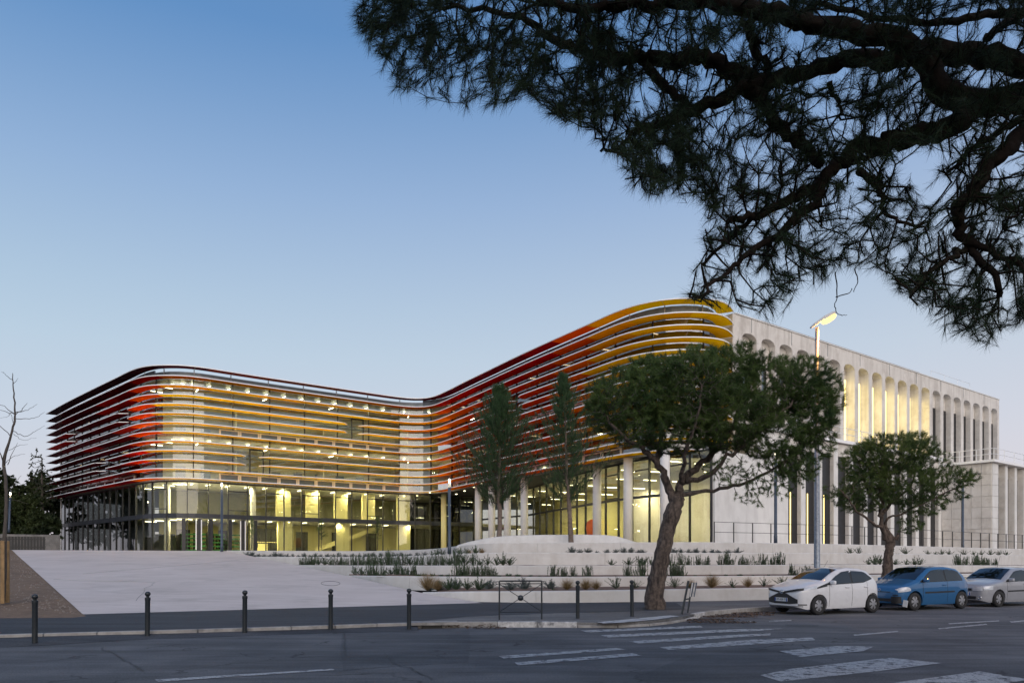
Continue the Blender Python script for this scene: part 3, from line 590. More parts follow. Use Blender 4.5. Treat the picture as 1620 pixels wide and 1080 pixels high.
def stair(t):
    m = MB()
    m.add([(-3.6, 0, 0), (-3.6, 0, .5), (3.6, 0, 3.1), (3.6, 0, 2.6), (-3.6, .25, 0), (-3.6, .25, .5), (3.6, .25, 3.1), (3.6, .25, 2.6)], [(3, 2, 1, 0), (4, 5, 6, 7), (0, 1, 5, 4), (1, 2, 6, 5), (2, 3, 7, 6), (3, 0, 4, 7)])
    m.build('stringer', M['yellow'], t, local=True)
    for k in range(14): MB().box((-3.3+k*.5, .9, .25+k*.19), (.34, 1.2, .05)).build('tread', M['cream'], t, local=True)
a = inside('staircase', 'yellow sided staircase climbing behind the glass of the front wing', 'staircase', 548, 87.5, stair); a.rotation_euler.z = R(31)
def pod(t):
    MB().lathe([(.1, 0), (.42, .25), (.5, .8), (.42, 1.3), (.15, 1.5)], n=14).build('seat_shell', M['orange'], t, True, True); MB().lathe([(.2, -.1), (.06, .1)], n=10).build('foot', M['black'], t, local=True)
pd = inside('orange_pod_chair', 'tall orange rounded chair behind the glass beside the white column', 'chair', 937, 60.6, pod); pd.location.z = 3.4
t = thing('chair_plinth', 'low cream platform carrying the orange rounded chair', 'platform', (pd.location.x, 60.6, 2.53))
MB().box((0, 0, .38), (1.6, 1.2, .76)).build('platform_block', M['cream'], t, local=True); MB().box((0, 0, .78), (1.7, 1.3, .04)).build('platform_top', M['floor'], t, local=True)

# ---------------------------------------------------------------- stone wing
SB = thing('stone_building', 'long pale stone building with a row of tall arched bays and a terrace rail', 'building', (35, 70, 2.5))
F0 = Vector((15.9, 54.15)); E_ = Vector((.7897, .6135)); Nn = Vector((.6135, -.7897))
SL = 47.7; RZ = math.atan2(E_.y, E_.x)
def fp(s, o=0.0): return F0+E_*s+Nn*o
def sbox(mb, s0, s1, o0, o1, z0, z1):
    c = fp((s0+s1)/2, (o0+o1)/2); return mb.box((c.x, c.y, (z0+z1)/2), (s1-s0, abs(o1-o0), z1-z0), RZ)
def s_at(u, o=0.0):
    k = (u-UC)/FP; b = fp(0, o); return (k*b.y-b.x)/(E_.x-k*E_.y)
LB = [s_at(u) for u in (1174.4, 1204.4, 1233, 1260.7, 1286.7, 1312, 1336.3, 1358, 1380, 1400.7, 1420.7, 1440, 1458.5, 1476, 1492.9, 1508.9, 1524.4, 1539.6, 1554, 1568.1)]
print('bays', [round(b-a, 2) for a, b in zip(LB, LB[1:])], SL-LB[-1])
pit = (LB[-1]-LB[0])/19; LB = [LB[0]+pit*k for k in range(20)]; OW = pit*.74
print('pitch', pit)
m = MB(); sbox(m, 0, SL, -16, -.8, 11.3, 18.9); m.build('upper_core', M['stone'], SB)
m = MB(); sbox(m, 0, LB[0]-.01, -.8, 0, 11.3, 18.2); m.build('pier', M['stone'], SB)
for k, s in enumerate(LB):
    e = LB[k+1] if k < 19 else SL
    m = MB(); sbox(m, s+OW, e, -.8, 0, 11.3, 17.7); m.build('pier', M['stone'], SB)
    # arch head: segmental arc cut under the parapet
    zs, rise = 17.74, .36; n = 10; pts = [(s, 17.7), (s, zs)]+[(s+OW*j/n, zs+rise*math.sin(math.pi*j/n)**.75) for j in range(1, n)]+[(s+OW, zs), (s+OW, 17.7)]
    pts = [(s, zs-.0)]+[(s+OW*j/n, zs+rise*math.sqrt(max(0, 1-(2*j/n-1)**2))) for j in range(0, n+1)]
    up = [(s+OW*j/n, 18.2) for j in range(n+1)]; dn = [(s+OW*j/n, zs+.02+rise*math.sqrt(max(0, 1-(2*j/n-1)**2))) for j in range(n+1)]
    V = []; 
    for o in (0.0, -.8):
        for (a, z) in up+dn: q = fp(a, o); V.append((q.x, q.y, z))
    N1 = n+1; F_ = []
    for j in range(n):
        F_ += [(N1+j, N1+j+1, j+1, j), (2*N1+j, 2*N1+j+1, 3*N1+j+1, 3*N1+j), (N1+j, 3*N1+j, 3*N1+j+1, N1+j+1)]
    F_ += [(0, 2*N1, 3*N1, N1), (n, N1+n, 3*N1+n, 2*N1+n)]
    MB().add(V, F_).build('arch', M['stone'], SB)
    m = MB(); sbox(m, s+OW, e, -.8, 0, 17.7, 18.2); m.build('arch_spandrel', M['stone'], SB)
    bk_o = -.68 if 6 <= k < 13 else -.5
    if bk_o > -.6: m = MB(); sbox(m, s, s+OW, -.62, -.53, 11.3, 18.15); m.build('back_wall', M['stone'], SB)
    def back(name, mt, a, b, z0, z1, o=bk_o, th=.05):
        mm = MB(); sbox(mm, s+a, s+b, o-th/2, o+th/2, z0, z1); return mm.build(name, mt, SB)
    if k < 6:
        back('window', M['black'], .3, OW-.42, 12.2, 15.9)
        back('pane', M['winb'], .7, OW-.85, 12.25, 15.85, -.46, .03)
    elif k < 13:
        back('lit_window', M['litwin'], .03, OW-.25, 11.6, 17.0, -.68)
        h0 = 12.0+random.random()*2.6; back('window_blind', M['litwhite'], .1, .6, h0, h0+2.2, -.63, .03); back('window_frame', M['black'], .5, .58, 11.7, 16.9, -.63, .04)
    else:
        back('slot_window', M['black'], .3, OW-.02, 11.7, 16.6)
    if k >= 12:                                   # facing stones on the reveal that looks this way
        for r in range(6 if k > 12 else 7):
            zz = 11.4+r*.98; q = fp(s+OW-.012, -.24)
            MB().box((q.x, q.y, zz+.49), (.03, .44, .93), RZ).build('facing_stone', M['stone2'], SB)
m = MB(); sbox(m, -.0, SL, -.82, .0, 18.2, 19.24); m.build('parapet', M['stone'], SB)
m = MB(); sbox(m, -.0, SL+.05, -1.0, .06, 19.24, 19.32); m.build('coping', M['stonew'], SB)
m = MB(); sbox(m, -.25, .0, -5, .0, 9, 19.2); m.build('end_wall', M['stone2'], SB)
for k in range(9):                              # vertical joints of the parapet slabs
    q = fp(2.0+k*5.2, .012); MB().box((q.x, q.y, 18.72), (.03, .02, 1.0), RZ).build('joint', M['parapet'], SB)
# lower storeys, one metre proud
ZB_ = 10.5; LO = 1.0; LSL = 74.0; KB = s_at(1490, LO); KE = s_at(1586, LO+1.2)
m = MB(); sbox(m, 3.2, KB+6, -14, LO-.76, 2.3, 11.0); m.build('lower_core', M['stone'], SB)
m = MB(); sbox(m, KB+6.01, LSL, -14, LO-.76, 2.3, ZB_); m.build('lower_core', M['stone'], SB)
ls = s_at(1247, LO); lp = pit; kk = 0; s = ls
wslot = OW
while s < KB-1.0:
    m = MB(); sbox(m, s+wslot, s+lp, LO-.75, LO, 2.4, 11.0); m.build('pier', M['stonew'], SB)
    m = MB(); sbox(m, s+.2, s+wslot-.01, LO-.40, LO-.34, 2.5, 10.0); m.build('slot_window', M['black'], SB); m = MB(); sbox(m, s, s+wslot, LO-.6, LO-.41, 2.5, 10.0); m.build('back_wall', M['stone'], SB)
    m = MB(); sbox(m, s, s+wslot, LO-.75, LO-.05, 10.0, 11.0); m.build('lintel', M['stone'], SB)
    for r in range(8): q = fp(s+wslot-.012, LO-.17); MB().box((q.x, q.y, 2.95+r*1.0), (.03, .30, .96), RZ).build('facing_stone', M['stone2'], SB)
    if kk < 3:
        m = MB(); sbox(m, s+.75, s+.86, LO-.335, LO-.32, 2.6, 6.8); m.build('lit_strip', M['litwin'], SB)
    if kk > 5:
        pass
    s += lp; kk += 1
m = MB(); sbox(m, ls-3.9, ls, LO-.75, LO, 2.4, 11.0); m.build('pier', M['stonew'], SB)
# white rendered wall joining the glass
wl0 = Vector((13.25, 49.75)); wl1 = fp(ls-3.85, LO); MB().seg(wl0, wl1, 2.3, 9.0, .3, .1).build('rendered_wall', M['stonew'], SB)
# side block clad in stone panels, standing 4.3 m proud: its left return faces the camera
BO = LO+4.3; SBK = KB; ZB = 10.55
m = MB(); sbox(m, SBK, LSL, LO-.75, BO-.02, 2.4, ZB); m.build('stone_block', M['stone'], SB) if False else None
m = MB(); sbox(m, SBK, SBK+1.4, LO-.75, BO, 2.4, ZB); m.build('stone_block', M['stone'], SB)
m = MB(); sbox(m, SBK+1.41, LSL, LO-.75, BO-.6, 2.4, ZB); m.build('stone_block', M['stone'], SB)
rzn = math.atan2(Nn.y, Nn.x)
for c in range(5):
    for r in range(8):
        o0 = LO+.02+c*.855; q = fp(SBK-.025, o0+.4275); MB().box((q.x, q.y, 2.5+r*1.0+.5), (.815, .05, .965), rzn).build('stone_panel', random.choice([M['stone2'], M['stone2'], M['stone']]), SB)
for r in range(8):
    q = fp(SBK+.68, BO+.025); MB().box((q.x, q.y, 3.0+r*1.0), (1.3, .05, .965), RZ).build('stone_panel', M['stonew'], SB)
s = SBK+1.4
while s < LSL-2.3:
    m = MB(); sbox(m, s+1.75, s+2.3, BO-.6, BO, 2.4, ZB); m.build('pier', M['stonew'], SB)
    m = MB(); sbox(m, s+.5, s+1.73, BO-.595, BO-.55, 2.6, 9.4); m.build('slot_window', M['black'], SB)
    for r in range(8):
        q = fp(s+1.74, BO-.3); MB().box((q.x, q.y, 3.0+r*1.0), (.03, .5, .96), RZ).build('facing_stone', M['stone2'], SB)
    s += 2.3
# terrace slab and its white rail
m = MB(); sbox(m, ls-5, KB-.36, .02, LO+.25, 11.05, 11.3); m.build('terrace_slab', M['edge'], SB)
m = MB(); sbox(m, KB-.35, LSL, LO-.7, BO+.35, ZB+.01, ZB+.24); m.build('terrace_slab', M['edge'], SB)
def rail(mb, s0, s1, o, z, h, pitch, r=.02, mids=1):
    n = max(1, int((s1-s0)/pitch))
    for k in range(n+1): q = fp(s0+(s1-s0)*k/n, o); mb.tube([(q.x, q.y, z), (q.x, q.y, z+h)], r, 5)
    for j in range(mids+1): a, b = fp(s0, o), fp(s1, o); zz = z+h-j*h/(mids+1); mb.tube([(a.x, a.y, zz), (b.x, b.y, zz)], r, 5)
m = MB(); rail(m, ls-4, KB-.8, LO+.15, 11.3, 1.0, 2.3, .028); m.build('terrace_rail', M['edge'], SB)
m = MB(); rail(m, KB-.25, LSL, BO+.25, ZB+.24, 1.0, 2.3, .028, 1); m.build('terrace_rail', M['edge'], SB)
m = MB(); a_, b_ = fp(KB-.25, LO+.2), fp(KB-.25, BO+.25)
for k in range(3): q = a_.lerp(b_, k/3); m.tube([(q.x, q.y, ZB+.24), (q.x, q.y, ZB+1.24)], .028, 5)
for h in (.74, 1.24): m.tube([(a_.x, a_.y, ZB+h), (b_.x, b_.y, ZB+h)], .028, 5)
m.build('terrace_rail', M['edge'], SB)
m = MB(); rail(m, 4.5, s_at(1470), -.9, 19.3, .55, 4.2, .015, 0); m.build('roof_rail', M['bracket'], SB)
m = MB(); rail(m, s_at(1483), s_at(1544), -.6, 19.3, .95, 2.3, .022, 0); m.build('roof_rail', M['edge'], SB)
# ---------------------------------------------------------------- ground, road, pavements
RD = Vector((.907, .421)); RN = Vector((-.421, .907))
def struct(o): o['kind'] = 'structure'; return o
struct(MB().add([(-1500, -1500, -.08), (1500, -1500, -.08), (1500, 1500, -.08), (-1500, 1500, -.08)], [(0, 1, 2, 3)]).build('ground', surf('far_ground', (.05, .05, .04), (.09, .085, .07), .05, 1)))
KP = [gd(-420, 1017, .13), gd(-200, 1010.5, .13), gd(0, 1004, .13), gd(330, 995, .13), gd(560, 988, .13), gd(655, 984.5, .13), gd(745, 983.5, .13), gd(900, 983, .13), gd(965, 985.5, .13), gd(1030, 982, .13), gd(1080, 975.5, .13), gd(1112, 967, .13)]
KP = [p.to_2d() for p in KP]; kq = Vector((8.35, 25.05)); KP += [KP[-1].lerp(kq, .5), kq, kq+RD*8, kq+RD*30, kq+RD*75]
KL = resample(smooth(resample(KP, .5), 3), 1.0)
back = [Vector((85, 70)), Vector((60, 120)), Vector((-60, 40)), Vector((-60, 8))]
struct(MB().prism([(p.x, p.y) for p in KL]+[(70, 62), (30, 52), (-5, 48), (-50, 40), (-45, 8)], -.05, .128).build('pavement', M['pave']))
# road sheet
rc = Vector((5, 12)); A_ = [rc-RD*160-RN*22, rc+RD*200-RN*22, rc+RD*200+RN*26, rc-RD*160+RN*26]
struct(MB().poly(A_, 0).build('road', M['road']))
# asphalt strip between the bollards and the kerb, patches, markings (4 mm sheets)
def sheet(name, px, z, m, kind='structure'):
    o = MB().poly([gd(u, v, z).to_2d() for u, v in px], z).build(name, m); o['kind'] = kind; return o
_f = [gd(u, v, .004) for u, v in ((-400, 1048), (-150, 1030.5), (55, 1021), (233, 1010.5), (387, 1005.5), (523, 1000.5), (662, 997.5))]; _b = [gd(u, v, .10) for u, v in ((-420, 1018.3), (-200, 1011.5), (0, 1005), (233, 998.8), (387, 994.3), (523, 990), (660, 985.4))]
_V = []; _F = []
for q, (p, r) in enumerate(zip(_f, _b)):
    for j in range(4): _V.append(tuple(p.lerp(r, j/3)))
    if q:
        for j in range(3): _F.append((4*q-4+j, 4*q+j, 4*q+j+1, 4*q-4+j+1))
MB().add(_V, _F).build('asphalt_strip', M['strip'])['kind'] = 'structure'
sheet('asphalt_patch', [(541, 1001), (600, 999), (668, 998), (742, 996), (744, 1020), (741, 1047), (640, 1052), (543, 1060), (539, 1030)], .004, M['patch'])
sheet('asphalt_patch', [(1090, 1036), (1240, 1034), (1450, 1080), (1170, 1110), (1000, 1072)], .004, M['patch'])
sheet('asphalt_patch', [(1240, 986), (1296, 988), (1290, 991), (1245, 990)], .004, M['patch'])
sheet('dark_asphalt', [(-200, 1009.5), (0, 1003), (330, 994), (560, 987), (640, 984), (740, 974.5), (880, 969), (1000, 966.5), (1085, 963), (1070, 953), (900, 950), (740, 950), (560, 956), (380, 962), (132, 968), (-200, 975)], .134, M['dark'])
marks = [[(918, 996.5), (1108, 989), (1112, 992), (930, 999.5)], [(950, 1004), (1160, 994.5), (1240, 993.5), (1200, 997), (962, 1007.5)], [(995, 1013.5), (1170, 1003), (1219, 1001), (1219, 1004), (1010, 1017)],
 [(1043, 1023), (1190, 1011), (1285, 1007.5), (1290, 1012), (1180, 1019.5), (1058, 1027)], [(1233, 1029), (1325, 1021), (1382, 1022), (1366, 1029), (1267, 1038.5)],
 [(1203, 1067), (1254, 1056.6), (1408, 1039.5), (1490, 1048), (1389, 1060.8), (1235, 1077)], [(1400, 1081), (1549, 1061), (1630, 1074), (1480, 1096)],
 [(789, 1037), (975, 1024), (990, 1026.5), (797, 1041)], [(814, 1047), (1000, 1032.5), (1016, 1036), (820, 1051.5)], [(245, 1074), (525, 1057), (530, 1059), (250, 1077.5)],
 [(1597, 982), (1640, 979), (1642, 981), (1600, 984)], [(1166, 983), (1188, 982), (1188, 983.6), (1166, 984.6)], [(1217, 981.4), (1252, 979.8), (1252, 981.2), (1217, 983)],
 [(1484, 993), (1560, 986), (1562, 987.5), (1486, 994.6)], [(1350, 1003), (1420, 997), (1422, 998.8), (1352, 1005)], [(1500, 985.2), (1580, 980.5), (1581, 982), (1502, 986.6)]]
for q in marks[:7]:
    o = sheet('crossing_stripe', q, .009, M['paint'])
for q in marks[7:]: sheet('road_marking', q, .009, M['paint'])
for pl in ([(544, 994), (546, 1008), (545, 1024), (548, 1040)], [(548, 1040), (590, 1036), (640, 1034), (700, 1028)], [(610, 1036), (622, 1048), (655, 1060), (690, 1078)], [(160, 1024), (190, 1040), (215, 1052), (232, 1064)], [(700, 1022), (760, 1018), (820, 1012), (865, 1014), (905, 1008)], [(1180, 1042), (1240, 1046), (1300, 1058), (1370, 1062)]):
    P_ = []
    for (u0, v0), (u1, v1) in zip(pl, pl[1:]):
        for q in range(7): f = q/7; g = gd(u0+(u1-u0)*f, v0+(v1-v0)*f, .0); P_.append(g+Vector((random.uniform(-.04, .04), random.uniform(-.05, .05), .011)))
    V_ = []; F_ = []
    for q, p in enumerate(P_):
        d = (P_[min(q+1, len(P_)-1)]-P_[max(q-1, 0)]).normalized(); n_ = Vector((-d.y, d.x, 0))*random.uniform(.004, .013); V_ += [tuple(p-n_), tuple(p+n_)]
        if q: F_.append((2*q-2, 2*q-1, 2*q+1, 2*q))
    MB().add(V_, F_).build('road_crack', M['soffit'])['kind'] = 'structure'
# kerb stones
kt = MB()
kroot = thing('kerb', 'pale concrete kerb edging the dark pavement along the road', 'kerb', (KL[0].x, KL[0].y, 0)); kroot['kind'] = 'structure'; del kroot['category']
for i, (a, b) in enumerate(zip(KL, KL[1:])):
    if a.x > 42: break
    d = (b-a).normalized(); ua = UC+FP*a.x/a.y
    drop = 1 if 912 < ua < 1085 else 0; zt = .06 if drop else .143
    m = M['kerbw'] if 735 < ua < 905 or 1075 < ua < 1110 else M['kerb']
    bevel(MB().seg(a+d*.008, b-d*.008, -.04, zt, .16, .03).build('kerb_stone', m, kroot), .012, 1)
sheet('white_tactile_strip', [(945, 983.4), (1060, 972.5), (1075, 974), (1040, 979), (985, 984), (955, 985.4)], .142, M['kerbw'])
# drain slot and litter
dr = gd(683, 990, .05); t = thing('storm_drain', 'broken storm drain mouth with a black hole in the kerb', 'drain', (dr.x, dr.y, 0))
MB().box((0, 0, .045), (.5, .10, .085), R(12)).build('opening', M['soffit'], t, local=True); MB().box((.05, .12, .12), (1.15, .5, .07), R(10)).build('cover_slab', M['kerb'], t, local=True)
def scatter(name, pts, m, n, r, h, kind='stuff', size=.05):
    V = []; F = []
    for _ in range(n):
        c = random.choice(pts); a = random.uniform(0, 6.28); q = r*random.random()**.6; x = c[0]+math.cos(a)*q*c[3]; y = c[1]+math.sin(a)*q*.6; z = c[2]+h*max(0, 1-q/r)*random.random()
        s = size*random.uniform(.4, 1.2); b = len(V)
        for j in range(4):
            aa = a+j*1.57; V.append((x+math.cos(aa)*s, y+math.sin(aa)*s*.6, z+.01+random.uniform(0, s)))
        F.append((b, b+1, b+2, b+3))
    o = np_mesh(name, V, F, m); o = link(name, o); o['kind'] = kind; return o
lit = [(*gd(u, v, 0), s) for u, v, s in ((705, 991, 1), (722, 992, 1.3), (740, 991, 1.2), (770, 994, 1.6))]
scatter('leaf_litter', lit, M['litter'], 900, .34, .12, size=.03)
scatter('leaf_litter', [(*gd(u, v, 0), 1.6) for u, v in ((1120, 981), (1150, 976), (1175, 973), (1140, 985), (1200, 970))], M['litter'], 1500, .6, .02, size=.035)

# ---------------------------------------------------------------- ramp, plaza, terraces
WP = {'A': [(668, 936.2, 29.6), (720, 935.2, 28.1), (882, 934.4, 27.2), (1100, 931, 28.5), (1325, 927.5, 30.4), (1620, 921, 37), (1800, 917, 42)],
 'B': [(552, 909.8, 38), (600, 910.5, 35), (700, 911.5, 32.8), (882, 912, 31.8), (1100, 911, 32.5), (1325, 909.5, 35), (1620, 906, 46), (1800, 904, 52)],
 'C': [(470, 893.4, 46), (570, 894, 42), (700, 894, 38), (882, 894, 36.5), (1100, 893.5, 37), (1325, 892.5, 40), (1620, 894, 54), (1800, 893, 62)],
 'D': [(405, 880, 54), (570, 880.5, 49), (650, 879, 45), (700, 876.5, 43), (760, 874, 41.7), (882, 873.7, 41.5), (1100, 874, 42), (1325, 874.5, 46), (1620, 878, 62), (1800, 879, 72)],
 'E': [(358, 870.3, 59.5), (570, 871.5, 56), (690, 868.5, 50.5), (725, 862.5, 48), (765, 858, 46.6), (882, 857.6, 46), (1130, 857, 46.3), (1325, 860, 51), (1620, 868, 67), (1800, 871, 76)]}
def wpt(k, u):
    us, vs, Ys = zip(*WP[k]); u = max(u, us[0]); iv = float(np.interp(u, us, [(VH-v) for v in vs])); Y = 1/float(np.interp(u, us, [1/y for y in Ys])); return at(u, VH-iv, Y)
US = {k: [WP[k][0][0]+i*12 for i in range(int((1800-WP[k][0][0])/12)+1)] for k in WP}
def sm3(pts, n=6):
    pts = [Vector(p) for p in pts]
    for _ in range(n): pts = [pts[0]]+[(pts[i-1]+2*pts[i]+pts[i+1])/4 for i in range(1, len(pts)-1)]+[pts[-1]]
    return pts
WL = {k: sm3([wpt(k, u) for u in US[k]]) for k in WP}
ORD = 'lowest', 'second', 'third', 'fourth', 'top'
BASE = dict(A=lambda p: 0.0, B=lambda p: p.z-.62, C=lambda p: p.z-.65, D=lambda p: p.z-.9, E=lambda p: p.z-.9)
for ki, k in enumerate('ABCDE'):
    pts = WL[k]; root = thing('terrace_wall', 'white curved concrete planting wall, %s of the five steps below the glass building' % ORD[ki], 'wall', pts[10], group='planting terrace walls')
    i = 0
    while i < len(pts)-1:
        j = i+1; L_ = 0
        while j < len(pts)-1 and L_ < 4.6: L_ += (pts[j]-pts[j-1]).length; j += 1
        seg = pts[i:j+1]; p2 = [p.to_2d() for p in seg]
        if len(p2) > 1:
            d0 = (p2[1]-p2[0]).normalized(); d1 = (p2[-1]-p2[-2]).normalized(); p2[0] = p2[0]+d0*.006; p2[-1] = p2[-1]-d1*.006
        fr = offset(p2, 0); bkk = offset(p2, .28); f2 = offset(p2, .03); b2 = offset(p2, .25); V = []; F = []
        for q, (a, b, c, d) in enumerate(zip(fr, bkk, f2, b2)):
            zt = seg[q].z; zb = BASE[k](seg[q]); V += [(a.x, a.y, zb), (a.x, a.y, zt-.03), (c.x, c.y, zt), (d.x, d.y, zt), (b.x, b.y, zt-.03), (b.x, b.y, zb)]
        for q in range(len(seg)-1):
            for r in range(5): F.append((6*q+r, 6*(q+1)+r, 6*(q+1)+r+1, 6*q+r+1))
        F += [(0, 1, 2, 3, 4, 5), tuple(6*(len(seg)-1)+r for r in (5, 4, 3, 2, 1, 0))]
        MB().add(V, F).build('wall_section', M['wallw'], root); i = j
# beds of soil between the walls
BZ = {}
def bed(k, k2, us):
    V = []; F = []
    for u in us:
        a = wpt(k, u); b = wpt(k2, u); d = (b-a); zf = a.z-.05; 
        for j in range(5): f = j/4; h = random.uniform(-.02, .035) if 0 < j < 4 else 0; V.append((a.x+d.x*f, a.y+d.y*f+.15*(1-f), zf+.03*f+h))
    for i in range(len(us)-1):
        for j in range(4): F.append((5*i+j, 5*i+5+j, 5*i+6+j, 5*i+1+j))
    o = link('planting_bed', np_mesh('planting_bed', V, F, M['soil'])); o['kind'] = 'structure'; sharp(o)
for k, k2 in zip('ABCD', 'BCDE'): bed(k, k2, US[k][2:] if k == 'A' else US[k])
def ramp_edge_r():
    return [gd(762, 953, .138)]+[at(*WP[k][0])-Vector((0, 0, .03)) for k in 'ABCDE']
RR = ramp_edge_r(); A0 = gd(131, 971, .138); D0 = Vector((-39.7, 60.2, 2.46))
V = []; F = []; NJ = 14
RRf = []
for a, b in zip(RR, RR[1:]):
    for q in range(4): RRf.append(a.lerp(b, q/4))
RRf.append(RR[-1])
tt = [0]
for a, b in zip(RRf, RRf[1:]): tt.append(tt[-1]+(b-a).length)
tt = [t/tt[-1] for t in tt]
for t, r in zip(tt, RRf):
    l = A0.lerp(D0, t)
    for j in range(NJ+1): V.append(tuple(l.lerp(r, j/NJ)))
V = [(x, y, z) for x, y, z in V]
for i in range(len(tt)-1):
    for j in range(NJ): F.append((i*(NJ+1)+j, i*(NJ+1)+j+1, (i+1)*(NJ+1)+j+1, (i+1)*(NJ+1)+j))
o = link('concrete_ramp', np_mesh('concrete_ramp', V, F, M['ramp'])); o['kind'] = 'structure'; sharp(o, 60)
# plain vertical skirt on the left edge of the ramp
MB().seg(A0.to_2d(), D0.to_2d(), -.1, .12, .06).build('ramp_edge', M['kerb'])['kind'] = 'structure'
EP = [p.to_2d() for p in WL['E']]; EPb = offset(EP, .24)
struct(MB().add([(p.x, p.y, min(WL['E'][i].z-.02, 2.42)) for i, p in enumerate(EPb)]+[(95, 120, 2.42), (-60, 120, 2.46), (-60, 60.2, 2.46), (-39.7, 60.2, 2.46)], [tuple(range(len(EPb)+4))]).build('plaza', M['ramp']))
# inner edge line to the plaza right of E is hidden behind the wall; gravel slope on the left
V = []; F = []; ni, nj = 46, 26
for i in range(ni+1):
    t = -.03+1.9*i/ni; e = A0.lerp(D0, t); zz = min(e.z, 2.46)+(.0 if t < 1 else 0)
    for j in range(nj+1):
        q = (j/nj)**1.5*60; n_ = (rng.random()-.5)*.09 if j else 0
        V.append((e.x-q, e.y-.12*q*(1 if t < .9 else 0), max(.135, zz+n_+min(q*.035, .8)*(1 if t > .2 else t*5 if t > 0 else 0))-(.01 if j == 0 else 0)))
for i in range(ni):
    for j in range(nj): F.append((i*(nj+1)+j+1, i*(nj+1)+j, (i+1)*(nj+1)+j, (i+1)*(nj+1)+j+1))
o = link('gravel_slope', np_mesh('gravel_slope', V, F, M['gravel'])); o['kind'] = 'structure'; sharp(o, 80)
stones = []
for _ in range(2600):
    t = random.random()**1.3*.8; e = A0.lerp(D0, t); q = .15+random.random()**1.5*14; stones.append((e.x-q, e.y-.12*q, e.z+min(q*.035, .8)*min(1, t*5)-.01))
V = []; F = []
for x, y, z in stones:
    s = random.uniform(.015, .055); b = len(V); V += [(x-s, y, z), (x+s*.6, y-s, z), (x+s, y+s*.7, z), (x-s*.2, y+s, z), (x, y, z+s*1.1)]; F += [(b, b+1, b+4), (b+1, b+2, b+4), (b+2, b+3, b+4), (b+3, b, b+4)]
o = link('loose_stones', np_mesh('loose_stones', V, F, surf('stone_chips', (.14, .105, .08), (.30, .25, .20), 30, .9))); o['kind'] = 'stuff'

# rounded white bench mound in front of the columns
mp = [(722, 862, 48.2), (735, 857, 48.0), (760, 852.5, 47.7), (778, 849, 47.5), (792, 846.3, 47.4), (860, 845, 47.3), (930, 844.8, 47.3), (962, 845, 47.4), (978, 847.2, 47.5), (990, 851, 47.7), (1002, 855.6, 47.9), (1012, 858, 48)]
mw = sm3([at(*q) for q in mp], 1); p2 = [p.to_2d() for p in mw]; V = []; F = []
rings = [offset(p2, d) for d in (0, .04, .15, .9, 1.5, 1.6)]; zo = [None, -.10, 0, -.02, -.12, None]
for q in range(len(p2)):
    for r in range(6): V.append((rings[r][q].x, rings[r][q].y, 2.3 if zo[r] is None else max(2.32, mw[q].z+zo[r])))
for q in range(len(p2)-1):
    for r in range(5): F.append((6*q+r, 6*q+6+r, 6*q+7+r, 6*q+r+1))
F += [(0, 1, 2, 3, 4, 5), tuple(6*(len(p2)-1)+r for r in range(6))[::-1]]
o = sharp(MB().add(V, F).build('curved_bench', M['wallw']), 50); props(o, 'white rounded concrete bench mound in front of the tall white columns', 'bench')

# guard rail along the top terrace wall
gr = thing('guard_rail', 'thin dark guard rail on the top terrace wall before the stone building', 'railing', wpt('E', 1130))
us = np.linspace(1131, 1790, 40); pp = [wpt('E', u) for u in us]
# even spacing
P2 = resample([p.to_2d() for p in pp], 1.55); zz = lambda x: float(np.interp(x, [p.x for p in pp], [p.z for p in pp]))
for i, p in enumerate(P2):
    MB().box((p.x, p.y+.14, zz(p.x)+.62), (.055, .055, 1.26)).build('rail_post', M['black'], gr)
for h in (1.24, .62):
    MB().tube([(p.x, p.y+.14, zz(p.x)+h) for p in P2], .015, 5).build('rail_bar', M['black'], gr)

def wig3(p):
    o = []
    for a, b in zip(p, p[1:]):
        for q in range(5): o.append(a.lerp(b, q/5)+Vector((random.uniform(-.05, .05), random.uniform(-.2, .2), 0)))
    return o+[p[-1]]
# ---------------------------------------------------------------- street furniture
def bollard(u, v, z, label):
    b = gd(u, v, z); t = thing('bollard', label, 'bollard', b, group='dark bollards along the road edge')
    if not BOL:
        m = MB(); m.lathe([(.052, 0), (.052, .80), (.058, .82), (.058, .87), (.045, .875)], n=18); BOL['post'] = sharp(m.build('post', M['iron'], t, local=True)).data
        m = MB(); m.lathe([(.03, .87), (.034, .90), (.03, .905)], n=16); BOL['neck'] = sharp(m.build('neck', M['iron'], t, local=True)).data
        m = MB(); m.lathe([(.012, .895), (.045, .91), (.060, .94), (.058, .965), (.04, .99), (.01, 1.0)], n=18); BOL['cap'] = sharp(m.build('cap', M['iron'], t, local=True), 60).data
    else:
        for k in ('post', 'neck', 'cap'): link(k, BOL[k], t)
    t.rotation_euler = (R(random.uniform(-.8, .8)), R(random.uniform(-1, 1)), 0)
BOL = {}
for u, v, z, l in ((55, 1018.5, 0, 'dark metal bollard in front of the gravel slope, leftmost of the row'), (233, 1008.5, 0, 'dark metal bollard on the road edge, second from the left, before the pale ramp'),
  (387, 1003.5, 0, 'dark metal bollard on the road edge, third from the left, before the pale ramp'), (523, 998.5, 0, 'dark metal bollard fourth from the left, under the ring mark on the pale ramp'),
  (647, 996.5, 0, 'dark metal bollard beside the broken storm drain'), (914, 977.5, .13, 'dark metal bollard just right of the cross barred barrier'), (1000, 974.5, .13, 'dark metal bollard nearest the big pine trunk')):
    bollard(u, v, z, l)
b = gd(823.5, 979, .13); a1, a2 = gd(790, 979.5, .13), gd(857, 979, .13); t = thing('pedestrian_barrier', 'dark metal barrier with crossed bars and a ball in the middle', 'barrier', b)
m = MB(); H = 1.0
for p in (a1, a2): MB().tube([p, p+Vector((0, 0, H))], .021, 8).build('post', M['iron'], t)
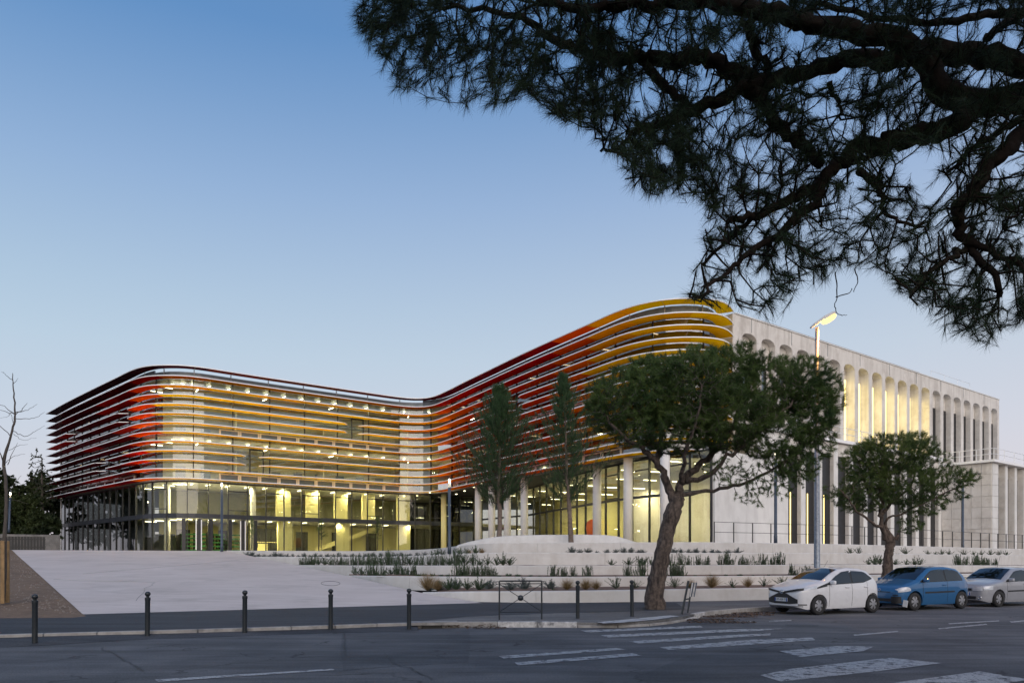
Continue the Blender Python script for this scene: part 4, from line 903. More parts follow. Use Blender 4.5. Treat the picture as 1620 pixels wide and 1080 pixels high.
MB().tube([a1+Vector((0, 0, H)), a2+Vector((0, 0, H))], .021, 8).build('top_rail', M['iron'], t)
for h in (.93, .19): MB().tube([a1+Vector((0, 0, h)), a2+Vector((0, 0, h))], .012, 6).build('cross_rail', M['iron'], t)
MB().tube([a1+Vector((0, 0, .92)), a2+Vector((0, 0, .20))], .010, 6).build('diagonal_bar', M['iron'], t); MB().tube([a1+Vector((0, 0, .20)), a2+Vector((0, 0, .92))], .010, 6).build('diagonal_bar', M['iron'], t)
c = (a1+a2)/2; MB().ball((c.x, c.y, c.z+.56), .078, 14).build('ball', M['iron'], t, True)
d = (a2-a1).normalized()
for p, s in ((a1, -1), (a2, 1)): MB().tube([p+Vector((0, 0, .98)), p+d*s*.07+Vector((0, 0, .985)), p+d*s*.10+Vector((0, 0, .955)), p+d*s*.07+Vector((0, 0, .925)), p+Vector((0, 0, .93))], .009, 6).build('end_loop', M['iron'], t)
# leaning sign stand
b = gd(1082, 971, .13); t = thing('leaning_sign', 'leaning pair of dark posts with a torn striped notice on one', 'sign', b)
MB().tube([b+Vector((-.06, 0, 0)), b+Vector((.14, .05, .95))], .032, 8).build('post', M['iron'], t); MB().tube([b+Vector((.13, .10, .03)), b+Vector((.27, .14, .90))], .026, 8).build('post', M['iron'], t)
MB().tube([b+Vector((.03, .02, .42)), b+Vector((.20, .12, .44))], .02, 6).build('cross_rail', M['iron'], t)
for q in range(4):
    x = .16+q*.042; MB().add([(b.x+x, b.y-.0+q*.015, b.z+.50), (b.x+x+.028, b.y+q*.015, b.z+.49), (b.x+x+.11, b.y+.02+q*.015, b.z+.90), (b.x+x+.075, b.y+.02+q*.015, b.z+.91)], [(0, 1, 2, 3)]).build('torn_notice', M['kerbw'] if q % 2 == 0 else M['blueM'], t)
rg = []
for kk in range(25):
    aa = 2*math.pi*kk/24; uu, vv = 523+15*math.cos(aa), 927+2.1*math.sin(aa); ff = (VH-vv); Yr = 33.4+(927-vv)*.55; pz = A0.lerp(D0, (Yr-21.3)/38.9).z
    rg.append((uu, Yr))
bp_ = [Vector(((u-UC)/FP*y, y, 0)) for u, y in rg]
dgx = bpy.context.evaluated_depsgraph_get(); bpy.context.view_layer.update(); rampo = bpy.data.objects['concrete_ramp']
def on_ramp(x, y):
    ok, loc, nrm, _ = rampo.ray_cast(Vector((x, y, 20)), Vector((0, 0, -1))); return loc.z if ok else 0
MB().tube([(p.x, p.y, on_ramp(p.x, p.y)+.004) for p in bp_], .012, 4, False).build('ring_mark', M['black'])['kind'] = 'structure'
ck = [(277, 890), (262, 903), (245, 921), (228, 932), (215, 950)]; ckp = []
for u, v in ck:
    Yr = 30.0
    for _ in range(12): x = (u-UC)/FP*Yr; z = on_ramp(x, Yr); Yr = Yr*.5+.5*max(20, min(60, FP*(CZ-z)/(v-VH))) if v-VH > 1 else Yr
    ckp.append(Vector((x, Yr, z)))
MB().tube([(p.x, p.y, on_ramp(p.x, p.y)+.002) for p in wig3(ckp)], .009, 3, False).build('ramp_crack', M['kerb'])['kind'] = 'structure'
# dark blue lamp posts
def lamppost(u, vb, Y, vt, label, lean=0, power=60):
    z = CZ-(vb-VH)/FP*Y; ztop = CZ-(vt-VH)/FP*Y; X = (u-UC)/FP*Y; H = ztop-z; r = .10
    t = thing('lamp_post', label, 'lamp post', (X, Y, z), group='slim dark blue lamp posts')
    MB().lathe([(r*1.15, 0), (r*1.15, .5), (r, .52), (r*.92, H-.62)], n=16).build('pole', M['blueM'], t, True, True)
    MB().lathe([(r*.85, H-.62), (r*.85, H-.05)], n=16).build('lantern_glass', glassm, t, True, True)
    MB().lathe([(r*.5, H-.32), (r*.55, H-.16), (r*.3, H-.12)], n=12).build('bulb', M['lamp'], t, True, True)
    MB().lathe([(r*.98, H-.05), (r*.98, H)], n=16).build('cap', M['blueM'], t, True, True)
    l = bpy.data.lights.new('lantern_light', 'POINT'); l.energy = power; l.color = (1, .85, .62); l.shadow_soft_size = .06; lo = bpy.data.objects.new('lantern_light', l); C.objects.link(lo); lo.parent = t; lo.location = (0, 0, H-.2)
    t.rotation_euler.y = R(lean)
glassm = glass('lantern_glass', (.9, .9, .88), 1.3, body=((.8, .8, .75), .25))
for a in ((351, 872, 58, 762, 'slim dark blue lamp post standing at the top of the pale ramp'), (711, 876, 47.6, 755, 'slim dark blue lamp post left of the white bench mound'),
          (1227, 859, 49, 711, 'slim dark blue lamp post under the big pine against the white rendered wall'), (1523, 869, 63, 752, 'slim dark blue lamp post before the stone block, rightmost'),
          (14, 842, 74, 777, 'slim dark lamp post glowing before the woods at the far left')): lamppost(*a, lean=2.2 if a[0] == 14 else 0)
# tall street lamp
Y = 26.9; b = Vector(((1292.5-UC)/FP*Y, Y, .13)); ztop = CZ+(VH-518)/FP*Y
t = thing('street_lamp', 'tall galvanised street lamp glowing orange above the parked white car', 'street lamp', b)
MB().lathe([(.14, 0), (.135, 1.2), (.105, 1.25), (.06, ztop-.13)], n=16).build('pole', M['galv'], t, True, True)
hz = ztop-.13; hd = MB(); D_ = Vector((1, .0, .62)).normalized(); S_ = Vector((0, 1, 0)); U_ = D_.cross(S_)
def hp(x, y, z): return tuple(Vector((-.22, 0, hz-.03))+D_*x+S_*y+U_*z)
prof = [(0, .06, .05), (.18, .13, .09), (.6, .17, .12), (.95, .13, .09), (1.08, .03, .03)]
V = []; F = []
for x, wy, hh in prof: V += [hp(x, -wy, 0), hp(x, wy, 0), hp(x, wy*.8, hh), hp(x, -wy*.8, hh)]
for i in range(4):
    for k in range(4): k2 = (k+1) % 4; F.append((4*i+k, 4*i+k2, 4*i+4+k2, 4*i+4+k))
F += [(3, 2, 1, 0), (16, 17, 18, 19)]
bevel(MB().add(V, F).build('lamp_head', surf('lamp_head_paint', (.45, .44, .42), (.55, .53, .5), 4, .5), t, local=True), .015)
bl = MB(); V = []; 
for i in range(7):
    for k in range(10):
        a = math.pi*i/6; bb = 2*math.pi*k/10; V.append(hp(.72+.30*math.cos(a), .15*math.sin(a)*math.cos(bb), -.055+.12*math.sin(a)*math.sin(bb)))
F = [(i*10+k, i*10+(k+1) % 10, i*10+10+(k+1) % 10, i*10+10+k) for i in range(6) for k in range(10)]
MB().add(V, F).build('bulb_cover', M['sodium'], t, local=True)
l = bpy.data.lights.new('sodium_light', 'POINT'); l.energy = 260; l.color = (1, .40, .08); l.shadow_soft_size = .12; lo = bpy.data.objects.new('sodium_light', l); C.objects.link(lo); lo.parent = t; lo.location = hp(.62, 0, -.3)

# tree guard stakes at the far left
b = Vector((-15.95, 23.7, .0)); 
def slope_z(x, y):
    t_ = max(0, min(1, (y+.0-A0.y)/(D0.y-A0.y))); return A0.lerp(D0, t_).z+.1
b.z = slope_z(b.x, b.y)
t = thing('tree_guard', 'wooden stakes braced round a bare young tree on the gravel slope', 'tree guard', b)
for dx, dy in ((-.22, -.1), (.14, -.16), (.0, .28)):
    bevel(MB().box((dx, dy, .93), (.11, .11, 1.95), .4).build('stake', M['wood'], t, local=True), .01, 1)
for z in (1.55, 1.45):
    MB().tube([(-.22, -.1, z), (.14, -.16, z), (0, .28, z), (-.22, -.1, z)], .014, 5).build('tie', surf('green_tie', (.01, .25, .10), None, 3) if z > 1.5 else M['wood'], t, local=True)
# dark slat fence and low wall at the left edge
f = thing('slat_fence', 'dark vertical board fence beside the glass building at the far left', 'fence', at(45, 868, 64))
a, c = at(-60, 868, 63).to_2d(), at(72, 868, 66).to_2d(); n = 26
for k in range(n):
    p = a.lerp(c, k/n); q = a.lerp(c, (k+.9)/n); MB().seg(p, q, 2.4, 3.68-(.0 if k > 12 else .12), .04).build('fence_board', M['soffit'], f)
for z in (2.75, 3.4): MB().seg(a, c, z, z+.08, .05, .05).build('fence_rail', M['black'], f)
a, c = at(-60, 868, 70).to_2d(), at(95, 868, 74).to_2d(); o = bevel(MB().seg(a, c, 2.3, 4.1, .4).build('retaining_wall', M['pave']), .03); props(o, 'pale low retaining wall behind the dark board fence', 'wall')

# ---------------------------------------------------------------- plants
def needle_arr(tips, dirs, n, ln, wd, spread=(15, 70), backd=.08, droop=0.0):
    tips = np.asarray(tips, float); dirs = np.asarray(dirs, float); dirs /= np.linalg.norm(dirs, axis=1, keepdims=True)+1e-9
    T = np.repeat(tips, n, 0); D = np.repeat(dirs, n, 0); m = len(T)
    r = rng.normal(size=(m, 3)); r -= (r*D).sum(1, keepdims=True)*D; r /= np.linalg.norm(r, axis=1, keepdims=True)+1e-9
    th = np.radians(rng.uniform(spread[0], spread[1], (m, 1))); N_ = D*np.cos(th)+r*np.sin(th); N_[:, 2] -= droop; N_ /= np.linalg.norm(N_, axis=1, keepdims=True)
    base = T-D*rng.uniform(0, backd, (m, 1)); L_ = ln*rng.uniform(.65, 1.12, (m, 1))
    sd = np.cross(N_, rng.normal(size=(m, 3))); sd /= np.linalg.norm(sd, axis=1, keepdims=True)+1e-9
    V = np.empty((m, 3, 3)); V[:, 0] = base-sd*wd/2; V[:, 1] = base+sd*wd/2; V[:, 2] = base+N_*L_
    return V.reshape(-1, 3)
def tri_obj(name, V, m, parent=None, off=None):
    if off is not None: V = V-np.array(off)
    return link(name, np_mesh(name, V, np.arange(len(V)).reshape(-1, 3), m), parent)
def twig_mesh(segs, n=3):
    """segs: arrays (a, b, ra, rb) -> tapered n sided sticks"""
    A = np.array([s[0] for s in segs]); B_ = np.array([s[1] for s in segs]); ra = np.array([s[2] for s in segs])[:, None]; rb = np.array([s[3] for s in segs])[:, None]
    D = B_-A; D /= np.linalg.norm(D, axis=1, keepdims=True)+1e-9; ref = np.where(np.abs(D[:, 2:3]) > .9, np.array([[1., 0, 0]]), np.array([[0, 0, 1.]]))
    X = np.cross(D, ref); X /= np.linalg.norm(X, axis=1, keepdims=True); Y_ = np.cross(D, X); V = []
    for k in range(n):
        a = 2*math.pi*k/n; o = X*math.cos(a)+Y_*math.sin(a); V.append(A+o*ra); V.append(B_+o*rb)
    V = np.stack(V, 1); m = len(A); b = np.arange(m)[:, None]*2*n; F = []
    for k in range(n): k2 = (k+1) % n; F.append(np.concatenate([b+2*k, b+2*k2, b+2*k2+1, b+2*k+1], 1))
    return V.reshape(-1, 3), np.stack(F, 1).reshape(-1, 4)
def grow(skel, targets, maxseg=.35, wob=.06, r0=.014, rt=.004, bias=None):
    skel = np.asarray(skel, float); targets = np.asarray(targets, float)
    cap = len(skel)+len(targets)*14; P_ = np.empty((cap, 3)); n = len(skel); P_[:n] = skel; dep = np.zeros(cap); segs = []; dirs = []
    d0 = np.array([np.min(((skel-t)**2).sum(1)) for t in targets]); order = np.argsort(d0); T = targets[order]
    for t in T:
        dd = ((P_[:n]-t)**2).sum(1)+dep[:n]*.02; j = int(np.argmin(dd)); a = P_[j].copy(); dv = t-a; L_ = np.linalg.norm(dv); k = max(1, min(12, int(L_/maxseg)+1)); prev = a; pd = dep[j]
        for q in range(1, k+1):
            p = a+dv*q/k
            if q < k: p = p+rng.normal(size=3)*wob*min(1, L_); p[2] -= .10*L_*math.sin(math.pi*q/k)*.5
            r1 = max(rt, r0*.82**pd); r2 = max(rt, r0*.82**(pd+1)); segs.append((prev, p, r1, r2)); 
            if n < cap: P_[n] = p; dep[n] = pd+1; n += 1
            prev2 = prev; prev = p; pd += 1
        dirs.append(prev-prev2)
    return segs, T, np.array(dirs)
def in_ell(cs, n, shell=.0):
    """random points in a set of ellipsoids (centre, radii)"""
    vol = np.array([r[0]*r[1]*r[2] for c, r in cs]); pk = rng.choice(len(cs), n, p=vol/vol.sum()); o = []
    for i in pk:
        c, r = cs[i]; v = rng.normal(size=3); v /= np.linalg.norm(v); o.append(np.array(c)+v*np.array(r)*(rng.random()**(1/3)*(1-shell)+shell*1.0*(.75+.25*rng.random())))
    return np.array(o)

# -- shrubs, grasses (shared meshes, individual plants)
PL = {}
def plant_mesh(kind, i):
    k = (kind, i)
    if k in PL: return PL[k]
    if kind == 'cushion':
        n = 40; a = rng.uniform(0, 6.28, n); e = rng.uniform(.3, 1.5, n); d = np.stack([np.cos(a)*np.cos(e), np.sin(a)*np.cos(e), np.sin(e)], 1); tips = d*rng.uniform(.12, .30, (n, 1)); V = needle_arr(tips, d, 24, .075, .014, (5, 75), .18); m = M['grey_leaf']
    elif kind == 'upright':
        n = rng.integers(14, 30); tips = []; dd = []
        for _ in range(n):
            x, y = rng.normal(size=2)*.10; h = rng.uniform(.18, .62); lx, ly = rng.normal(size=2)*.05
            for q in range(14): f = (q+1)/14; tips.append((x+lx*f, y+ly*f, h*f)); dd.append((lx, ly, 1))
        V = needle_arr(tips, dd, 8, .055, .011, (15, 60), .05); m = M['green_leaf']
    elif kind == 'grass':
        n = 170; a = rng.uniform(0, 6.28, n); e = rng.uniform(.7, 1.5, n); d = np.stack([np.cos(a)*np.cos(e), np.sin(a)*np.cos(e), np.sin(e)], 1); V = needle_arr(d*.05, d, 3, .52, .009, (2, 22), .04, .05); m = M['straw']
    elif kind == 'loose':
        n = 26; a = rng.uniform(0, 6.28, n); e = rng.uniform(.55, 1.5, n); d = np.stack([np.cos(a)*np.cos(e), np.sin(a)*np.cos(e), np.sin(e)], 1); L_ = rng.uniform(.2, .6, (n, 1)); tips = np.concatenate([d*L_*f for f in (.45, .6, .75, .9, 1)]); V = needle_arr(tips, np.tile(d, (5, 1)), 10, .05, .018, (20, 90), .07); m = M['green_leaf']
    else:
        n = 9; a = rng.uniform(0, 6.28, n); d = np.stack([np.cos(a)*.8, np.sin(a)*.8, np.full(n, .5)], 1); V = needle_arr(d*.08, d, 10, .08, .03, (10, 80), .08); m = M['green_leaf']
    V[:, 2] = np.maximum(V[:, 2], -.02)
    stick = []
    if kind in ('loose', 'upright'):
        for q in range(min(n, 14)):
            if kind == 'loose': stick.append((np.zeros(3), d[q]*L_[q], .006, .003))
            else: s = tips[q*14+13]; stick.append((np.array([s[0]*.3, s[1]*.3, -.02]), np.array(s), .007, .003))
    me = np_mesh(kind+'_foliage', V, np.arange(len(V)).reshape(-1, 3), m); st = None
    if stick: A, Fq = twig_mesh(stick); st = np_mesh('stem', A, Fq, M['twig'])
    PL[k] = (me, st); return PL[k]
KINDS = {'cushion': ('grey_cushion_shrub', 'grey cushion shrub', 'shrub'), 'upright': ('upright_shrub', 'upright green shrub', 'shrub'), 'grass': ('dry_grass_tuft', 'straw coloured grass tuft', 'grass'),
         'loose': ('leafy_shrub', 'loose green shrub', 'shrub'), 'weed': ('small_weed', 'tiny green weed', 'weed')}
LM = [(420, 'near the ramp top'), (480, 'just right of the ramp top'), (530, 'before the saplings'), (580, 'below the left saplings'), (630, 'before the lit staircase'), (680, 'before the dark building recess'), (725, 'by the lamp post near the mound'), (780, 'behind the left post of the barrier'),
      (830, 'behind the barrier'), (880, 'between barrier and bollard'), (920, 'behind the bollard right of barrier'), (965, 'between the two right bollards'), (1010, 'behind the bollard by the trunk'), (1060, 'against the big pine trunk'), (1110, 'right of the leaning sign'), (1160, 'left of the white car'), (1215, 'behind the white car nose'), (1270, 'above the white car windscreen'),
      (1330, 'behind the white car roof'), (1380, 'left of the small pine trunk'), (1440, 'right of the small pine trunk'), (1500, 'above the blue car'), (1560, 'between blue and silver cars'), (1700, 'above the silver car')]
BEDN = {'A': 'lowest bed', 'B': 'second bed up', 'C': 'third bed up', 'D': 'top bed'}
PCOUNT = {}; PLIST = []
def plant(kind, bedk, u, f=None, s=1.0):
    k2 = 'BCDE'['ABCD'.index(bedk)]; a = wpt(bedk, u); b = wpt(k2, u); f = .55 if f is None else f; p = a.lerp(b, f); p.z = a.z-.05+.03*f
    PLIST.append((kind, bedk, u, p, s))
for u in (905, 917, 930, 944, 960, 975, 987, 998, 1010, 1017, 1066, 1077, 1090, 1101, 1114, 1127, 1137, 1152, 1167): plant('cushion', 'D', u, .5, random.uniform(.85, 1.2))
for u in (385, 392, 401, 409, 418, 427, 436, 445, 455, 463, 472, 481, 490, 499, 508, 518, 527, 536, 546, 557, 568, 579, 590, 602, 613, 624, 636, 648, 660, 672): plant('cushion', 'D', u, random.uniform(.3, .7), random.uniform(.8, 1.2))
for u in (684, 692, 700, 728, 738, 752): plant('loose', 'D', u, .5, .75)
for u in (742, 752, 762): plant('grass', 'D', u, .85, .6)
for u in (1345, 1358, 1370, 1395, 1405, 1420, 1432, 1445, 1456, 1468, 1480, 1490, 1502, 1514, 1525, 1540, 1552, 1566, 1580, 1592): plant('loose' if random.random() < .6 else 'weed', 'D', u, random.uniform(.35, .6), random.uniform(.7, 1.0))
for u in (478, 486, 495, 504, 513, 523, 532, 542, 552, 561, 571, 581, 592, 603, 614, 625, 636, 648, 658, 668, 679, 690, 700, 711, 722): plant('upright' if random.random() < .75 else 'loose', 'C', u, random.uniform(.25, .75), random.uniform(.9, 1.2))
for u in (735, 748, 760, 772, 785, 797, 806): plant('loose' if random.random() < .6 else 'upright', 'C', u, random.uniform(.4, .7), random.uniform(.9, 1.1))
for u in (967, 995, 1016, 1030): plant('loose', 'C', u, .5, .9)
for u in (1059, 1077, 1087, 1104, 1118, 1142, 1152, 1173, 1183, 1206, 1222, 1233): plant('upright', 'C', u, .45, random.uniform(.85, 1.05))
for u in (1374, 1384, 1392, 1416, 1434, 1446, 1455): plant('loose', 'C', u, .45, .9)
for u in (1515, 1522, 1530, 1541, 1548, 1556, 1562, 1574): plant('upright', 'C', u, .45, 1.0)
for u in (562, 572, 583, 594, 606, 618, 630, 642, 653): plant('upright' if random.random() < .6 else 'loose', 'B', u, random.uniform(.3, .7), random.uniform(.8, 1.1))
for u in (722, 731, 738, 746, 755, 764, 772, 779): plant('upright', 'B', u, .45, random.uniform(.85, 1.1))
for u in (662, 672, 684, 697, 708, 790, 805, 820, 838): plant('weed', 'B', u, .4, 1.2)
for u in (876, 891, 906, 930, 993, 1016, 1060, 1068, 1075, 1254, 1276): plant('upright', 'B', u, .4, random.uniform(.8, 1.05))
for u in (1100, 1125, 1148, 1170, 1192, 1300, 1330): plant('weed', 'B', u, .3, .9)
for u in (580, 592, 606, 618, 632): plant('cushion', 'A', u+100 if u < 600 else u+90, .6, 1.1)
for u in (676, 692): plant('grass', 'A', u, .5, 1.25)
for u in (709, 722, 739, 757, 760): plant('loose', 'A', u, .5, .95)
for u in (773, 807, 829, 871): plant('cushion', 'A', u, .55, 1.25)
for u in (897, 927, 943, 1093, 1126, 1183): plant('grass', 'A', u, .4, .8)
for u in (975, 1004, 1068, 1158, 1209, 1238): plant('loose', 'A', u, .5, .8)
for k in 'ABCD':
    for u in (850, 880, 905, 950, 980, 1025, 1050, 1085, 1130, 1165, 1200, 1225, 1290, 1310): 
        if random.random() < .45: plant('weed', k, u+random.uniform(-10, 10), random.uniform(.15, .4), random.uniform(.5, .9))
PLIST.sort(key=lambda q: (q[1], q[2]))
def lm(u): 
    for a, b in LM:
        if u < a: return b
    return LM[-1][1]
key = {}
for q in PLIST: key.setdefault((q[0], q[1], lm(q[2])), []).append(q)
ORDW = ['leftmost', 'second', 'third', 'fourth', 'fifth', 'sixth', 'seventh', 'eighth']
for (kind, bk_, lmk), lst in key.items():
    for i, (_, _, u, p, s) in enumerate(lst):
        nm, lb, cat = KINDS[kind]; me, st = plant_mesh(kind, random.randrange(7))
        pre = '' if len(lst) == 1 else ', '+ORDW[i]
        lab = '%s in %s %s%s' % (lb, BEDN[bk_], lmk, pre); t = thing(nm, lab, cat, p, random.uniform(0, 6.28), group='plants in the terrace beds')
        s *= random.uniform(.85, 1.35); t.scale = (s*random.uniform(.9, 1.25), s, s*random.uniform(.8, 1.1)); link('foliage', me, t)
        if st: link('stem', st, t)
print('plants', len(PLIST))
# ---------------------------------------------------------------- trees
def pts3(px, Yd): return [at(u, v, (Yd if not isinstance(Yd, (list, tuple)) else Yd[i])) for i, (u, v) in enumerate(px)]
def wig(pts, n=5, a=.03):
    """refine a 3-D polyline with catmull and slight wobble"""
    o = []
    for i in range(len(pts)-1):
        p0, p1, p2, p3 = pts[max(i-1, 0)], pts[i], pts[i+1], pts[min(i+2, len(pts)-1)]
        for k in range(n):
            t = k/n; q = .5*((2*p1)+(p2-p0)*t+(2*p0-5*p1+4*p2-p3)*t*t+(-p0+3*p1-3*p2+p3)*t**3); o.append(q+Vector(rng.normal(size=3))*a*(1 if o else 0))
    o.append(pts[-1]); return o
def limb(mb, pts, r0, r1, n=9, a=.02, keep=None, rad=None):
    q = wig([Vector(p) for p in pts], 5, a)
    rr = [r0+(r1-r0)*(i/(len(q)-1)) for i in range(len(q))] if rad is None else list(np.interp(np.linspace(0, len(pts)-1, len(q)), range(len(pts)), rad))
    rr = [r*(1+random.uniform(-.07, .07)) for r in rr]; b0_ = len(mb.v); mb.tube(q, rr, n)
    if n >= 9:
        for k_ in range(b0_, len(mb.v)): jj = (k_-b0_)//n; jj = min(jj, len(rr)-1); mb.v[k_] = tuple(mb.v[k_][c_]+random.gauss(0, 1)*rr[jj]*.055 for c_ in range(3))
    if keep is not None: keep.extend(tuple(p) for p in q)
    return q
def pine(name, label, base, limbs, trunk, cs, ntuft, nn, ln, wd, m_leaf, m_bark, r0=.02, shell=.35, spread=(15, 75), droop=.0, cat='tree', clump=None, maxseg=.4):
    t = thing(name, label, cat, base); sk = []
    mb = MB(); limb(mb, trunk[0], 0, 0, 14, .015, sk, trunk[1]); o = mb.build('trunk', m_bark, t, True)
    mb = MB()
    for pts, ra, rb in limbs: limb(mb, pts, ra, rb, 8, .03, sk)
    mb.build('branches', m_bark, t, True)
    T = in_ell(cs, ntuft, shell) if clump is None else clump
    segs, T, D = grow(np.array(sk)[6:], T, maxseg, .05, r0, .004)
    V, F = twig_mesh(segs); link('twigs', np_mesh('twigs', V-np.array(ORG[t.name]), F, M['twig'] if m_leaf is not M['needled'] else m_bark), t)
    Dn = D/np.linalg.norm(D, axis=1, keepdims=True); cen = np.mean(T, 0); outw = T-cen; outw /= np.linalg.norm(outw, axis=1, keepdims=True); Dn = Dn*.6+outw*.35; Dn[:, 2] += .25
    V = needle_arr(T, Dn, nn, ln, wd, spread, .16, droop)
    tri_obj('crown', V, m_leaf, t, ORG[t.name])
    return t
# big leaning pine on the pavement
Y = 23.5
def el(lst, Y, dy=1.0):
    return [((at(u, v, Y+dz).x, Y+dz, at(u, v, Y+dz).z), (ru/FP*Y, (ry if ry else (ru+rv)/2/FP*Y)*dy, rv/FP*Y)) for (u, v, ru, rv, dz, ry) in lst]
TB = gd(1034, 963, .13)
Yt = TB.y
trunk = ([Vector((TB.x, TB.y, .05)), at(1038, 925, Yt), at(1045, 885, Yt), at(1056, 840, Yt), at(1066, 805, Yt), at(1072, 785, Yt)], [.34, .27, .245, .24, .25, .20])
L_ = [([at(1066, 800, Yt), at(1055, 765, Yt), at(1040, 735, Yt-.2), at(1020, 712, Yt-.5), at(985, 690, Yt-.9), at(955, 655, Yt-1.0)], .15, .03),
      ([at(1040, 735, Yt-.2), at(1045, 690, Yt+.3), at(1060, 640, Yt+.5), at(1055, 590, Yt+.8)], .10, .03),
      ([at(1070, 790, Yt), at(1078, 765, Yt), at(1100, 740, Yt+.2), at(1130, 715, Yt+.4), at(1160, 670, Yt+.6), at(1185, 610, Yt+.5), at(1195, 570, Yt+.3)], .15, .03),
      ([at(1085, 762, Yt), at(1120, 752, Yt-.3), at(1145, 728, Yt-.5), at(1180, 700, Yt-.6), at(1230, 660, Yt-.8), at(1270, 610, Yt-.6)], .09, .025),
      ([at(1076, 786, Yt), at(1130, 775, Yt-.2), at(1180, 763, Yt-.4), at(1235, 735, Yt-.6), at(1275, 700, Yt-.5), at(1302, 670, Yt-.4)], .065, .02),
      ([at(1078, 765, Yt), at(1085, 720, Yt-.8), at(1100, 670, Yt-1.4), at(1110, 610, Yt-1.6)], .08, .025),
      ([at(1130, 715, Yt+.4), at(1180, 690, Yt+1.2), at(1240, 640, Yt+1.6), at(1285, 600, Yt+1.2)], .06, .02)]
cs = el([(985, 630, 55, 55, -.2, 0), (960, 650, 40, 40, 0, 0), (1035, 620, 62, 62, .2, 0), (1095, 620, 70, 75, 0, 0), (1075, 680, 80, 42, 0, 0), (1150, 590, 52, 50, .1, 0), (1175, 565, 40, 26, 0, 0), (1150, 660, 80, 58, 0, 0), (1215, 615, 62, 58, .3, 0),
         (1270, 610, 50, 52, .1, 0), (1285, 655, 38, 58, 0, 0), (1225, 690, 62, 40, -.2, 0), (1262, 735, 34, 30, -.3, 0), (1002, 680, 42, 30, -.3, 0), (1305, 630, 30, 55, 0, 0), (1292, 695, 34, 36, -.2, 0), (1240, 728, 34, 24, -.2, 0), (945, 625, 26, 30, 0, 0), (1020, 585, 40, 25, .2, 0), (1110, 570, 42, 26, 0, 0)], Y, 1.15)
pine('leaning_pine', 'wide dark pine leaning on the pavement between the bollards and the white car', TB, L_, trunk, cs, 8600, 38, .17, .010, M['needle'], M['bark'], .022)
cs2 = el([(1190, 775, 34, 24, -.4, .5), (1215, 755, 40, 30, -.4, .7), (1150, 745, 44, 26, -.3, .8), (1205, 800, 18, 14, -.4, .3), (1260, 745, 36, 30, -.3, .7), (1235, 775, 24, 18, -.4, .4)], Y)
# drooping sprays under the right side belong to the same tree
big = [o for o in bpy.data.objects if o.get('label', '').startswith('wide dark pine leaning')][0]
T = in_ell(cs2, 330); sk = [tuple(p) for pts, _, _ in L_[3:6] for p in wig([Vector(q) for q in pts], 8, 0)]
segs, T, D = grow(sk, T, .35, .06, .012, .004); V, F = twig_mesh(segs); link('hanging_twigs', np_mesh('hanging_twigs', V-np.array(TB), F, M['bark']), big)['kind'] = 'stuff'
tri_obj('hanging_needles', needle_arr(T, D, 34, .14, .009, (15, 60), .1, .15), M['needle'], big, TB)
# smaller pine in the terrace behind the blue car
SBp = at(1403, 916, 31.5); Y2 = 31.5; Yt = 31.5
trunk = ([Vector((SBp.x, SBp.y, SBp.z-.2)), at(1404, 890, Yt), at(1407, 868, Yt), at(1409, 853, Yt), at(1400, 840, Yt)], [.23, .19, .17, .19, .12])
L_ = [([at(1407, 857, Yt), at(1396, 835, Yt), at(1393, 815, Yt), at(1395, 790, Yt), at(1392, 755, Yt), at(1400, 715, Yt)], .12, .03), ([at(1395, 833, Yt), at(1375, 823, Yt-.3), at(1350, 800, Yt-.6), at(1330, 775, Yt-.6)], .07, .02),
      ([at(1410, 853, Yt), at(1401, 835, Yt), at(1403, 822, Yt), at(1425, 812, Yt-.2), at(1460, 798, Yt-.4), at(1495, 780, Yt-.3), at(1520, 768, Yt-.2)], .06, .018), ([at(1394, 815, Yt), at(1410, 795, Yt+.4), at(1440, 770, Yt+.7), at(1455, 730, Yt+.6)], .08, .02), ([at(1393, 800, Yt), at(1370, 770, Yt+.5), at(1360, 730, Yt+.5)], .06, .02), ([at(1409, 853, Yt), at(1418, 850, Yt-.1), at(1420, 847, Yt-.1)], .07, .05)]
cs = el([(1410, 715, 62, 34, 0, 0), (1370, 730, 42, 34, 0, 0), (1455, 715, 30, 36, 0, 0), (1445, 695, 20, 16, 0, 0), (1370, 775, 46, 38, 0, 0), (1430, 765, 56, 36, 0, 0), (1345, 790, 28, 24, 0, 0), (1500, 755, 40, 22, -.2, 0), (1498, 725, 10, 14, -.2, 0), (1530, 755, 22, 14, -.2, 0), (1460, 800, 40, 18, -.2, .8), (1440, 830, 26, 14, 0, .5), (1312, 778, 12, 14, -.3, .4), (1510, 785, 26, 10, -.2, .5)], Y2, 1.1)
pine('small_pine', 'smaller round headed pine growing behind the blue car', (SBp.x, SBp.y, SBp.z-.15), L_, trunk, cs, 3600, 32, .17, .011, M['needle'], M['bark'], .018)
